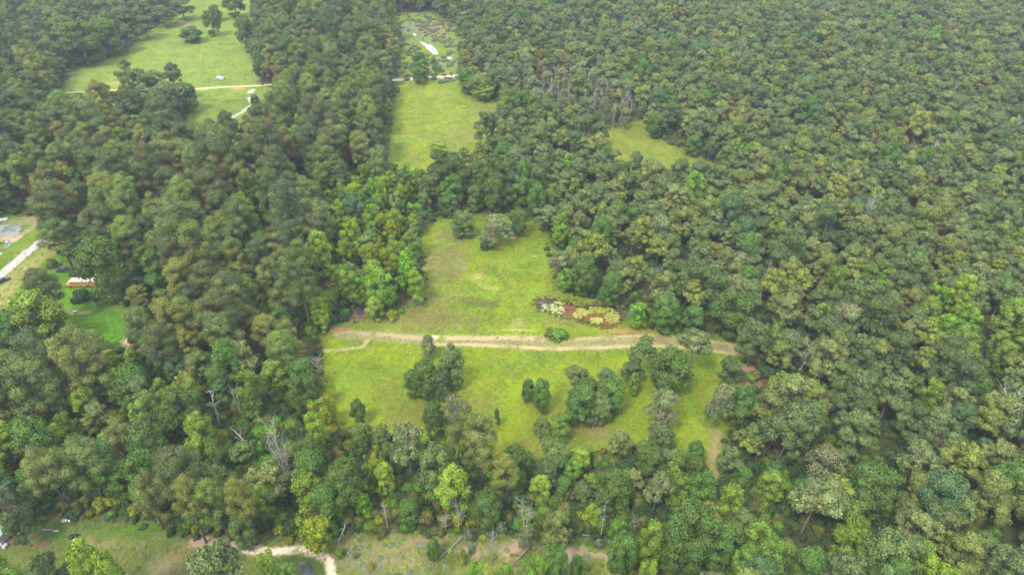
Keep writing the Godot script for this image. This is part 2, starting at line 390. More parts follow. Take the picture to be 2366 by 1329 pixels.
	stroke([Vector2(19.9, -162.2), Vector2(32.2, -163.2), Vector2(43.3, -164.1), Vector2(56.5, -162.4), Vector2(68.0, -159.5)], 0.95, STRAW * 0.95, 0.5, 0.9, 0.8, 0.45)
	stroke([Vector2(39.8, -159.3), Vector2(53.0, -158.1), Vector2(65.7, -155.6), Vector2(69.7, -154.8)], 1.0, STRAW * 0.9, 0.5, 0.9, 0.8, 0.4)
	blob(Vector2(68.2, -157.7), 4, 1.8, 0, STRAW * 0.85, 0.6, 0.9, 0.6)
	blob(Vector2(-24.6, -163.2), 2.0, 1.2, 0, Color(0.52, 0.40, 0.28), 0.6, 0.9, 0.6)
	blob(Vector2(-22.1, -162.4), 1.5, 1.6, 0, Color(0.15, 0.26, 0.03), 0.6, 0.9, 0.5)
	stroke([Vector2(-7.3, -166.2), Vector2(1.0, -166.6), Vector2(7.8, -166.0)], 0.6, Color(0.42, 0.36, 0.18), 0.7, 0.7, 0.8, 0.6)
	stroke([Vector2(-59.0, -156.3), Vector2(-52.2, -157.1), Vector2(-46.1, -158.3), Vector2(-45.3, -161.8)], 1.0, Color(0.38, 0.33, 0.17), 0.6, 0.8, 0.7, 0.4)
	blob(Vector2(-49.6, -160.8), 4.5, 2.4, 0, Color(0.13, 0.20, 0.035), 0.7, 0.7, 0.6)
	blob(Vector2(-54.8, -166.6), 4.5, 2.0, 0.1, Color(0.20, 0.10, 0.06), 0.6, 0.8, 0.7)
	# northern fields: the sandy road, the marsh
	stroke([Vector2(-69.3, -394.2), Vector2(-56.8, -396.3), Vector2(-41.8, -400.0), Vector2(-30.4, -402.3), Vector2(-11.2, -406.0), Vector2(4.5, -412.2)], 2.3, Color(0.62, 0.54, 0.38), 0.35, 1.0, 0.3)
	blob(Vector2(-10.9, -394.9), 9, 5, 0, CLAY, 0.6, 0.8, 0.8)
	blob(Vector2(-14.4, -344.5), 10, 16, 0.3, Color(0.178, 0.155, 0.058), 0.7, 0.7, 0.8)
	blob(Vector2(-23.0, -314.4), 14, 22, -0.5, Color(0.178, 0.178, 0.043), 0.7, 0.6, 0.8)
	blob(Vector2(-52.9, -306.9), 8, 16, 0, Color(0.16, 0.24, 0.04), 0.8, 0.6, 0.6)
	blob(Vector2(-44.4, -372.6), 20, 12, 0, Color(0.20, 0.25, 0.04), 0.8, 0.6, 0.6)
	blob(Vector2(-56.1, -497.5), 20, 22, 0.4, Color(0.20, 0.13, 0.085), 0.6, 0.75, 0.9)
	blob(Vector2(-53.6, -471.2), 30, 14, 0.2, Color(0.15, 0.20, 0.10), 0.7, 0.7, 0.9)
	blob(Vector2(-71.9, -501.7), 14, 26, 0, Color(0.15, 0.20, 0.12), 0.7, 0.7, 0.9)
	blob(Vector2(-42.5, -424.1), 22, 14, 0, Color(0.14, 0.19, 0.09), 0.7, 0.75, 0.9)
	blob(Vector2(-44.2, -397.1), 10, 3, 0, Color(0.30, 0.24, 0.12), 0.7, 0.6, 0.9)
	# western pasture: dirt track, pale wash, bare ground
	stroke([Vector2(-253.9, -374.0), Vector2(-228.7, -377.3), Vector2(-212.5, -379.4)], 1.5, Color(0.46, 0.36, 0.20), 0.5, 0.9, 0.5)
	stroke([Vector2(-185.4, -379.4), Vector2(-164.4, -382.8), Vector2(-147.7, -384.9), Vector2(-136.0, -387.7)], 1.6, Color(0.50, 0.40, 0.23), 0.5, 0.95, 0.5)
	stroke([Vector2(-184.1, -376.0), Vector2(-168.4, -380.1)], 0.8, Color(0.46, 0.38, 0.2), 0.5, 0.7, 0.5, 0.5)
	blob(Vector2(-155.6, -380.1), 4.5, 2.4, 0, Color(0.45, 0.22, 0.11), 0.5, 0.95, 0.6)
	stroke([Vector2(-163.5, -387.7), Vector2(-155.0, -388.4)], 1.2, Color(0.45, 0.38, 0.22), 0.5, 0.7, 1.0, 0.8)
	blob(Vector2(-147.4, -376.0), 2.0, 4.5, 0.1, Color(0.66, 0.62, 0.58), 0.5, 0.95, 0.5)
	stroke([Vector2(-144.9, -365.5), Vector2(-142.1, -360.4)], 2.0, Color(0.58, 0.55, 0.50), 0.5, 0.9, 0.7)
	stroke([Vector2(-141.4, -354.8), Vector2(-142.7, -345.7), Vector2(-145.9, -338.2)], 1.5, Color(0.52, 0.47, 0.40), 0.6, 0.9, 0.7)
	blob(Vector2(-155.5, -330.3), 6, 4, 0, Color(0.30, 0.24, 0.12), 0.7, 0.7, 0.7)
	blob(Vector2(-236.5, -512.7), 8, 7, 0, Color(0.26, 0.20, 0.13), 0.7, 0.6, 0.9)
	blob(Vector2(-228.4, -389.8), 8, 5, 0, Color(0.33, 0.31, 0.12), 0.8, 0.5, 0.7)
	blob(Vector2(-264.5, -406.0), 7, 5, 0, Color(0.36, 0.26, 0.15), 0.7, 0.7, 0.7)
	blob(Vector2(-151.3, -397.1), 8, 5, 0, Color(0.24, 0.22, 0.09), 0.8, 0.5, 0.7)
	# the drive and its plot at the western edge
	stroke([Vector2(-206.6, -230.6), Vector2(-193.6, -234.5), Vector2(-182.5, -233.2)], 5.0, Color(0.25, 0.21, 0.10), 0.7, 0.7, 0.9)
	stroke([Vector2(-186.7, -234.5), Vector2(-187.8, -227.3), Vector2(-189.1, -220.4), Vector2(-190.5, -214.4)], 2.2, Color(0.35, 0.26, 0.16), 0.8, 0.75, 0.9, 0.2)
	blob(Vector2(-194.1, -221.1), 8, 3.4, 0, Color(0.46, 0.32, 0.22), 0.6, 0.9, 0.7)
	stroke([Vector2(-184.1, -235.6), Vector2(-183.3, -219.5), Vector2(-187.5, -202.2)], 3.6, Color(0.17, 0.22, 0.03), 0.4, 0.95, 0.4)
	stroke([Vector2(-171.8, -215.0), Vector2(-174.3, -203.5), Vector2(-173.9, -187.3), Vector2(-172.8, -180.6)], 5.0, Color(0.26, 0.25, 0.075), 0.5, 0.9, 0.6)
	stroke([Vector2(-182.0, -188.3), Vector2(-180.7, -196.0), Vector2(-179.8, -209.2), Vector2(-178.2, -221.7), Vector2(-177.6, -229.0)], 2.35, Color(0.52, 0.45, 0.41), 0.4, 1.0, 0.4)
	stroke([Vector2(-180.3, -195.5), Vector2(-179.0, -209.2), Vector2(-178.2, -219.2)], 0.35, Color(0.46, 0.39, 0.34), 0.8, 0.5, 0.6, 0.5)
	blob(Vector2(-145.7, -199.5), 6, 2.5, 0, Color(0.12, 0.08, 0.05), 0.6, 0.7, 0.6)
	blob(Vector2(-132.9, -188.3), 4, 6, 0, Color(0.22, 0.12, 0.085), 0.6, 0.9, 0.6)
	stroke([Vector2(-146.8, -175.2), Vector2(-139.1, -175.4)], 1.2, Color(0.33, 0.27, 0.12), 0.6, 0.8, 0.7)
	blob(Vector2(-139.3, -180.8), 1.1, 0.7, 0, Color(0.38, 0.22, 0.15), 0.5, 0.9, 0.5)
	blob(Vector2(-140.5, -184.6), 0.8, 1.0, 0, Color(0.45, 0.35, 0.2), 0.5, 0.9, 0.5)
	# bare places on the floor of the western wood
	for p in [Vector2(-171.6, -247.8), Vector2(-197.7, -264.8), Vector2(-111.9, -158.3), Vector2(-117.4, -160.8)]:
		blob(p, 5, 3, 0.4, Color(0.45, 0.30, 0.22), 0.6, 0.9, 0.8)
	blob(Vector2(-49.5, -175.4), 4.0, 5.5, 0, Color(0.17, 0.09, 0.065), 0.6, 0.9, 0.7)
	for p in [Vector2(83.8, -135.8), Vector2(69.2, -140.0), Vector2(89.4, -111.0), Vector2(124.6, -262.8), Vector2(119.3, -493.3), Vector2(78.5, -158.7)]:
		blob(p, 6, 6, 0, Color(0.19, 0.115, 0.085), 0.6, 0.9, 0.8)
	# southern yard and the scrubby clearing
	blob(Vector2(-94.7, -91.4), 7, 3, 0.2, Color(0.23, 0.20, 0.08), 0.7, 0.8, 0.7)
	blob(Vector2(-89.0, -94.2), 12, 3, -0.1, Color(0.075, 0.15, 0.02), 0.6, 0.8, 0.8)
	blob(Vector2(-106.5, -92.9), 4.2, 1.6, -0.4, Color(0.06, 0.17, 0.012), 0.5, 0.9, 0.5)
	blob(Vector2(-107.7, -90.6), 2.6, 1.3, -0.3, Color(0.21, 0.13, 0.075), 0.6, 0.9, 0.6)
	blob(Vector2(-112.2, -92.5), 8, 2.5, -0.2, Color(0.10, 0.085, 0.06), 0.7, 0.8, 0.6)
	blob(Vector2(-76.7, -84.9), 7, 5, 0, Color(0.22, 0.185, 0.10), 0.8, 0.7, 0.6)
	blob(Vector2(-73.8, -88.6), 6, 3, 0, Color(0.18, 0.15, 0.05), 0.8, 0.6, 0.6)
	stroke([Vector2(-72.6, -91.4), Vector2(-69.6, -90.7), Vector2(-62.9, -89.8), Vector2(-58.3, -89.2)], 2.1, Color(0.34, 0.23, 0.18), 0.6, 0.9, 0.7)
	blob(Vector2(-70.7, -90.9), 3, 1.5, 0, Color(0.26, 0.17, 0.14), 0.6, 0.9, 0.6)
	stroke([Vector2(-60.3, -89.4), Vector2(-55.2, -88.7), Vector2(-48.4, -89.2), Vector2(-43.8, -88.1), Vector2(-41.0, -86.4), Vector2(-39.4, -81.8)], 1.35, SAND, 0.4, 1.0, 0.6)
	stroke([Vector2(-61.5, -90.0), Vector2(-56.2, -89.0)], 1.3, SAND * 0.75, 0.6, 0.8, 0.9)
	for k in 40:
		var q: Vector2 = [Vector2(-57.2, -89.0), Vector2(-52.3, -89.0), Vector2(-48.4, -89.1), Vector2(-41.8, -86.5), Vector2(-40.0, -83.9)][k % 5] + Vector2(rng.randf_range(-2.2, 2.2), rng.randf_range(-1.1, 1.1))
		blob(q, rng.randf_range(0.15, 0.4), rng.randf_range(0.12, 0.3), 0, Color(0.20, 0.16, 0.08), 0.6, 0.85, 0.3)
	blob(Vector2(-47.4, -84.9), 7, 4.5, 0, Color(0.075, 0.13, 0.02), 0.5, 0.9, 0.5)
	blob(Vector2(-27.4, -86.5), 14, 5, 0, Color(0.24, 0.20, 0.105), 0.8, 0.6, 0.9)
	blob(Vector2(-31.9, -90.0), 13, 3.2, 0, Color(0.19, 0.175, 0.07), 0.7, 0.7, 0.9)
	blob(Vector2(-20.2, -91.4), 9, 2.6, 0, Color(0.24, 0.18, 0.10), 0.8, 0.6, 0.8)
	for p in [Vector2(-9.1, -89.0), Vector2(-0.8, -89.0), Vector2(1.7, -90.0)]:
		blob(p, 5.0, 2.2, 0, Color(0.32, 0.23, 0.15), 0.8, 0.75, 0.9)
	stroke([Vector2(11.5, -89.4), Vector2(15.4, -88.5), Vector2(21.1, -87.6)], 1.8, Color(0.31, 0.22, 0.155), 0.8, 0.8, 0.9, 0.2)
	stroke([Vector2(12.5, -89.0), Vector2(12.5, -86.4)], 1.2, Color(0.33, 0.23, 0.18), 0.6, 0.9, 0.6)
	blob(Vector2(24.5, -83.4), 5, 2.5, 0, Color(0.26, 0.16, 0.11), 0.6, 0.8, 0.8)
	blob(Vector2(-5.1, -83.9), 9, 3, 0, Color(0.24, 0.23, 0.06), 0.7, 0.7, 0.8)
	blob(Vector2(19.8, -84.1), 9, 3, 0, Color(0.19, 0.24, 0.03), 0.7, 0.7, 0.8)
	for k in 260:
		var q := Vector2(rng.randf_range(-38, 26), rng.randf_range(-97, -82))
		blob(q, rng.randf_range(0.3, 1.0), rng.randf_range(0.2, 0.6), rng.randf() * 3, [Color(0.10, 0.15, 0.03), Color(0.13, 0.17, 0.06), Color(0.30, 0.24, 0.15), Color(0.19, 0.24, 0.04)][k % 4], 0.7, 0.6, 0.6)
	for k in 400:     # tussocks and mower wobble in the meadow
		var q := Vector2(rng.randf_range(-60, 75), rng.randf_range(-228, -100))
		if not inside(q, meadow): continue
		blob(q, rng.randf_range(0.6, 2.2), rng.randf_range(0.4, 1.3), rng.randf() * 3, [GRASS * 1.1, GRASS_DEEP * 0.9, GRASS_DRY * 0.85, Color(0.15, 0.20, 0.03)][k % 4], 0.8, 0.35, 0.6)

	# one wide base sheet to the horizon, then the painted sheets, each 4 mm above the one below
	var o := MeshInstance3D.new(); o.name = "ground"
	var pm := PlaneMesh.new(); pm.size = Vector2(7000, 7000)
	o.mesh = pm; o.position = Vector3(0, -0.02, -300)
	var base := make_mat("ground_base", Color(0.05, 0.062, 0.024), 1.0)
	o.material_override = base
	o.set_meta("kind", "structure"); add_child(o)
	var names := ["forest_floor", "meadow_ground", "yard_ground", "clearing_ground"]
	for n in sheets.size():
		var d: Dictionary = sheets[n]
		var bytes := PackedByteArray(); bytes.resize(d.w * d.h * 3)
		var i := 0
		for c in d.c:
			var s: Color = c.linear_to_srgb()
			bytes[i] = int(clampf(s.r, 0, 1) * 255); bytes[i + 1] = int(clampf(s.g, 0, 1) * 255); bytes[i + 2] = int(clampf(s.b, 0, 1) * 255)
			i += 3
		var im := Image.create_from_data(d.w, d.h, false, Image.FORMAT_RGB8, bytes)
		var m := make_mat(names[n], Color(1, 1, 1), 1.0)
		m.albedo_texture = ImageTexture.create_from_image(im)
		m.texture_repeat = false
		m.metallic_specular = 0.1
		var p := PlaneMesh.new(); p.size = Vector2(d.w * d.s, d.h * d.s)
		var g := MeshInstance3D.new(); g.name = names[n]; g.mesh = p; g.material_override = m
		g.position = Vector3(d.x + d.w * d.s / 2, -0.012 + 0.004 * n, d.z + d.h * d.s / 2)
		g.set_meta("kind", "structure"); add_child(g)

func flat_poly(poly: PackedVector2Array, y: float, bulge := 0.0) -> ArrayMesh:     # a level sheet with this outline, smoothed and a little uneven
	var pts := PackedVector2Array()
	var n := poly.size()
	for i in n:
		for s in 4:
			var q := poly[i].cubic_interpolate(poly[(i + 1) % n], poly[(i + n - 1) % n], poly[(i + 2) % n], s / 4.0)
			pts.append(q + Vector2(nb(q.x * 31, q.y * 17) - 0.5, nb(q.y * 29 + 60, q.x * 23) - 0.5) * bulge)
	var st := SurfaceTool.new(); st.begin(Mesh.PRIMITIVE_TRIANGLES)
	var cut := Geometry2D.triangulate_polygon(pts)
	for k in range(0, cut.size(), 3):
		var a := pts[cut[k]]; var b := pts[cut[k + 1]]; var c := pts[cut[k + 2]]
		if Vector3(b.x - a.x, 0, b.y - a.y).cross(Vector3(c.x - a.x, 0, c.y - a.y)).y > 0:
			var t := b; b = c; c = t
		for p in [a, b, c]:
			st.set_normal(Vector3.UP); st.set_uv(p); st.add_vertex(Vector3(p.x, y, p.y))
	return st.commit()

func structure(n: String, mesh: Mesh, m: Material) -> MeshInstance3D:
	var o := part(numbered(n), mesh, m, self)
	o.set_meta("kind", "structure")
	return o

func make_water():
	# farm pond: rust-brown shallows and dark deeper water
	var w := make_mat("pond_water", Color(1, 1, 1), 0.06)
	var im := Image.create(256, 128, false, Image.FORMAT_RGB8)
	var x0 := 4.0; var z0 := -186.0; var sx := 44.0; var sz := 24.0
	var rust := Color(0.15, 0.070, 0.027); var dark := Color(0.022, 0.018, 0.024); var murk := Color(0.085, 0.075, 0.05)
	var p1: Vector2 = Vector2(20.9, -175.0); var p2: Vector2 = Vector2(28.5, -172.7); var p3: Vector2 = Vector2(10.8, -179.1); var p4: Vector2 = Vector2(36.6, -175.4); var p5: Vector2 = Vector2(16.8, -178.7)
	for j in 128:
		for k in 256:
			var p := Vector2(x0 + sx * (k + 0.5) / 256, z0 + sz * (j + 0.5) / 128)
			var wob := (na(p.x * 14, p.y * 14) - 0.5) * 5.0 + (nb(p.x * 9, p.y * 9) - 0.5) * 3.0
			var c := dark.lerp(rust, clampf((5.2 + wob - p.distance_to(p1)) / 2.0, 0, 1))
			c = c.lerp(rust, clampf((7.0 + wob - p.distance_to(p2)) / 2.5, 0, 1))
			c = c.lerp(Color(0.06, 0.05, 0.055), clampf((6.0 + wob - p.distance_to(p3)) / 3.0, 0, 1))
			c = c.lerp(murk, clampf((4.0 + wob - p.distance_to(p4)) / 3.0, 0, 0.7))
			c = c.lerp(Color(0.15, 0.09, 0.075), clampf((3.0 + wob - p.distance_to(p5)) / 2.0, 0, 0.8))
			im.set_pixel(k, j, c.linear_to_srgb())
	w.albedo_texture = ImageTexture.create_from_image(im)
	w.uv1_scale = Vector3(1.0 / sx, 1.0 / sz, 1); w.uv1_offset = Vector3(-x0 / sx, -z0 / sz, 0)
	structure("pond_water", flat_poly(pond, 0.006, 1.2), w)
	# far marsh: white sky reflection painted as albedo; the dark pools reflect the sky
	var shine := make_mat("marsh_water", Color(0.10, 0.11, 0.12), 0.03)
	shine.metallic_specular = 1.0
	structure("marsh_water", flat_poly(PackedVector2Array([Vector2(-56.9, -457.0), Vector2(-54.9, -460.8), Vector2(-51.6, -456.1), Vector2(-48.6, -447.1), Vector2(-47.5, -441.8), Vector2(-49.6, -440.1), Vector2(-52.7, -446.2), Vector2(-55.6, -452.5)]), 0.006, 0.8), make_mat("marsh_sky_white", Color(0.75, 0.77, 0.82), 0.2))
	structure("marsh_water", flat_poly(PackedVector2Array([Vector2(-62.0, -467.4), Vector2(-59.6, -466.4), Vector2(-56.7, -460.8), Vector2(-57.9, -458.9), Vector2(-60.6, -462.6)]), 0.006, 0.8), mat.marsh_sky_white)
	structure("marsh_water", flat_poly(PackedVector2Array([Vector2(-68.8, -486.1), Vector2(-66.9, -485.1), Vector2(-65.4, -482.0), Vector2(-67.1, -481.0)]), 0.006, 0.5), mat.marsh_sky_white)
	structure("marsh_water", flat_poly(PackedVector2Array([Vector2(-75.3, -494.3), Vector2(-73.9, -493.3), Vector2(-72.9, -490.2), Vector2(-74.5, -490.2)]), 0.006, 0.5), mat.marsh_sky_white)
	structure("marsh_water", flat_poly(PackedVector2Array([Vector2(-40.9, -435.0), Vector2(-39.3, -435.0), Vector2(-37.4, -432.4), Vector2(-40.2, -432.4)]), 0.006, 0.5), mat.marsh_sky_white)
	structure("pool_water", flat_poly(PackedVector2Array([Vector2(-48.2, -85.3), Vector2(-46.7, -86.2), Vector2(-44.9, -85.8), Vector2(-43.9, -83.9), Vector2(-43.8, -81.3), Vector2(-46.9, -80.8), Vector2(-48.2, -83.1)]), 0.007, 0.4), make_mat("dark_pool", Color(0.06, 0.055, 0.075), 0.12))
	structure("pool_water", flat_poly(PackedVector2Array([Vector2(-52.2, -85.1), Vector2(-51.2, -85.5), Vector2(-50.4, -84.1), Vector2(-51.5, -83.3)]), 0.007, 0.3), mat.dark_pool)
	structure("pool_water", flat_poly(PackedVector2Array([Vector2(-51.0, -176.8), Vector2(-49.5, -177.7), Vector2(-48.5, -175.4), Vector2(-49.3, -173.4), Vector2(-50.6, -174.3)]), 0.007, 0.5), mat.dark_pool)

# ------------------------------------------------------------------ meshes
func tube(st: SurfaceTool, pts: Array, r0: float, r1: float, sides := 6):
	var n := pts.size()
	for i in n - 1:
		var a: Vector3 = pts[i]; var b: Vector3 = pts[i + 1]
		var dir := (b - a).normalized()
		var u := dir.cross(Vector3(0.31, 0.2, 0.93)).normalized(); var v := dir.cross(u)
		var ra := lerpf(r0, r1, float(i) / (n - 1)); var rb := lerpf(r0, r1, float(i + 1) / (n - 1))
		for s in sides:
			var t0 := TAU * s / sides; var t1 := TAU * (s + 1) / sides
			var d0 := u * cos(t0) + v * sin(t0); var d1 := u * cos(t1) + v * sin(t1)
			var q := [[a + d0 * ra, d0], [a + d1 * ra, d1], [b + d1 * rb, d1], [b + d0 * rb, d0]]
			tri(st, q[0][0], q[1][0], q[2][0], d0, d1, d1)
			tri(st, q[0][0], q[2][0], q[3][0], d0, d1, d0)

func tri(st: SurfaceTool, a: Vector3, b: Vector3, c: Vector3, na: Vector3, nb_: Vector3, nc: Vector3):     # front side the way the normals point
	st.set_normal(na); st.add_vertex(a)
	if (b - a).cross(c - a).dot(na + nb_ + nc) > 0:
		st.set_normal(nc); st.add_vertex(c); st.set_normal(nb_); st.add_vertex(b)
	else:
		st.set_normal(nb_); st.add_vertex(b); st.set_normal(nc); st.add_vertex(c)

func wobbly(a: Vector3, b: Vector3, amount: float, steps := 4) -> Array:
	var out := []
	for i in steps + 1:
		var p := a.lerp(b, float(i) / steps)
		if i > 0 and i < steps: p += Vector3(rng.randf_range(-1, 1), rng.randf_range(-0.5, 0.5), rng.randf_range(-1, 1)) * amount
		out.append(p)
	return out

func new_st() -> SurfaceTool:
	var st := SurfaceTool.new(); st.begin(Mesh.PRIMITIVE_TRIANGLES)
	return st

# a crown: leaf-sized faces gathered in clumps, the clumps spread through the crown's volume
func crown_mesh(clumps: Array, per_m2: float, size: float, slim: float, col: Color, hue: float, loose: float) -> ArrayMesh:
	var V := PackedVector3Array(); var N := PackedVector3Array(); var C := PackedColorArray()
	for cl in clumps:
		var at: Vector3 = cl[0]; var r: float = cl[1]; var flat: float = cl[2]
		var own := col * rng.randf_range(0.78, 1.24)
		own.r *= 1.0 + rng.randf_range(-hue, hue); own.b *= 1.0 + rng.randf_range(-hue, hue)
		var count := int(4.0 * PI * r * r * per_m2)
		var out: Vector3 = cl[3]
		for i in count:
			var d := Vector3(rng.randfn(), rng.randfn() + 0.25, rng.randfn()).normalized()
			d = (d + out * 0.35).normalized()
			var rr := r * (rng.randf_range(0.66, 1.05) if rng.randf() > loose else rng.randf_range(1.0, 1.45))
			var p := at + Vector3(d.x, d.y * flat, d.z) * rr
			var nn := (d + Vector3(rng.randfn(), rng.randfn(), rng.randfn()) * 0.55).normalized()
			var u := nn.cross(Vector3(rng.randfn(), rng.randfn(), rng.randfn())).normalized()
			var v := nn.cross(u)
			var s := size * rng.randf_range(0.7, 1.35)
			u *= s; v *= s * slim
			var sn := (d * 0.5 + nn * 0.75 + out * 0.2).normalized()
			var c := own * rng.randf_range(0.66, 1.36); c.a = 1.0
			# wind the face so that its front looks the way of nn
			var a := p - u * 0.5 - v * 0.35; var b := p + v * 0.65; var e := p + u * 0.5 - v * 0.35
			V.append(a); V.append(b); V.append(e)
			for k in 3:
				N.append(sn); C.append(c)
	var arr := []; arr.resize(Mesh.ARRAY_MAX)
	arr[Mesh.ARRAY_VERTEX] = V; arr[Mesh.ARRAY_NORMAL] = N; arr[Mesh.ARRAY_COLOR] = C
	var m := ArrayMesh.new()
	m.add_surface_from_arrays(Mesh.PRIMITIVE_TRIANGLES, arr)
	m.surface_set_material(0, mat.leaf)
	return m

func clumps_of(kind: String, h: float, r: float) -> Array:
	var out := []
	var lobes := []
	if kind == "oak":
		var base := h * (0.2 if r > 4.05 else 0.32)
		for k in 12:                                  # big lobes make the outline uneven
			var a := TAU * k / 8.0 + rng.randf_range(-0.4, 0.4)
			var q: float = r * rng.randf_range(0.5, 0.72) if k < 8 else r * 0.25
			var y: float = base + (h - base) * (rng.randf_range(0.10, 0.62) if k < 8 else rng.randf_range(0.66, 0.8))
			lobes.append([Vector3(cos(a) * q, y, sin(a) * q), r * rng.randf_range(0.36, 0.5)])
		for l in lobes:
			for k in 7:
				var d := Vector3(rng.randfn(), absf(rng.randfn()) * 1.0 - 0.15, rng.randfn()).normalized()
				out.append([l[0] + d * l[1] * rng.randf_range(0.7, 1.0) * Vector3(1, 0.85, 1), l[1] * rng.randf_range(0.38, 0.6), 0.75, d])
	elif kind == "pine":
		var base := h * 0.42
		for k in 46:
			var t := pow(rng.randf(), 0.8)
			var y := base + (h - base) * t
			var q := r * sqrt(maxf(0.0, 1.0 - pow(t * 1.12 - 0.22, 2.0) * 1.1)) * rng.randf_range(0.45, 1.0)
			var a := rng.randf() * TAU
			if t > 0.93: q *= 0.3
			out.append([Vector3(cos(a) * q, y, sin(a) * q), r * rng.randf_range(0.2, 0.33), 0.75, Vector3(cos(a), 0.7, sin(a)).normalized()])
	elif kind == "broad":
		var base := h * 0.12
		for k in 54:
			var t := rng.randf()
			var y := base + (h - base) * t
			var prof := sqrt(maxf(0.05, sin(PI * clampf(t * 0.86 + 0.12, 0, 1))))
			var q := r * prof * sqrt(rng.randf_range(0.3, 1.0)) * 0.85
			var a := rng.randf() * TAU
			out.append([Vector3(cos(a) * q, y, sin(a) * q), r * rng.randf_range(0.2, 0.36), 0.85, Vector3(cos(a), 0.5 + t, sin(a)).normalized()])
	elif kind == "yellow":
		var base := h * 0.15
		for l in 5:
			var a0 := rng.randf() * TAU; var q0 := r * rng.randf_range(0.15, 0.6); var top := h * rng.randf_range(0.62, 1.0) if l else h * 0.93
			for k in 9:
				var t := rng.randf()
				var y := base + (top - base) * t
				var w := r * 0.42 * sqrt(maxf(0.1, sin(PI * clampf(t * 0.85 + 0.12, 0, 1))))
				var a := rng.randf() * TAU
				out.append([Vector3(cos(a0) * q0 + cos(a) * w, y, sin(a0) * q0 + sin(a) * w), r * rng.randf_range(0.2, 0.32), 0.95, Vector3(cos(a), 0.7, sin(a)).normalized()])
	elif kind == "bush":
		for k in 16:
			var d := Vector3(rng.randfn(), absf(rng.randfn()), rng.randfn()).normalized()
			out.append([Vector3(d.x * r * 0.6, h * 0.18 + d.y * h * 0.5, d.z * r * 0.6), r * rng.randf_range(0.25, 0.42), 0.85, d])
	return out

func trunk_mesh(kind: String, h: float, r: float, clumps: Array) -> ArrayMesh:
	var st := new_st()
	var top := h * (0.9 if kind == "pine" else 0.66)
	var spine := wobbly(Vector3(0, -0.3, 0), Vector3(rng.randf_range(-0.4, 0.4), top, rng.randf_range(-0.4, 0.4)), 0.18, 6)
	var thick := h * (0.016 if kind != "bush" else 0.03)
	tube(st, spine, thick * 1.25, thick * 0.3, 7)
	if kind != "bush":
		tube(st, [Vector3(0, -0.3, 0), Vector3(0, 0.5, 0)], thick * 1.8, thick * 1.2, 7)
	var n := 9 if kind != "bush" else 3
	for k in n:
		var cl: Array = clumps[(k * 5 + 2) % clumps.size()]
		var end: Vector3 = cl[0]
		var from := clampf(end.y - Vector2(end.x, end.z).length() * 0.6, h * 0.2, top * 0.96)
		var t := from / top * 6.0
		var a: Vector3 = spine[int(t)].lerp(spine[mini(int(t) + 1, 6)], t - int(t))
		tube(st, wobbly(a, end, 0.2, 3), thick * 0.5, thick * 0.14, 5)
	return st.commit()

func add_proto(kind: String, shape: String, node_name: String, word: String, h: float, r: float, col: Color, bark: String, per_m2: float, size: float, slim: float, hue := 0.12, loose := 0.12):
	if not proto.has(kind): proto[kind] = []; tone[kind] = []; dims[kind] = []
	var cl := clumps_of(shape, h, r)
	var root := Node3D.new(); root.name = node_name
	var tm := trunk_mesh(shape, h, r, cl)
	tm.surface_set_material(0, mat[bark])
	part("trunk" if shape != "bush" else "stem", tm, null, root)
	part("crown" if shape != "bush" else "foliage", crown_mesh(cl, per_m2, size, slim, col, hue, loose), null, root)
	proto[kind].append(root); tone[kind].append(word); dims[kind].append(Vector2(h, r))

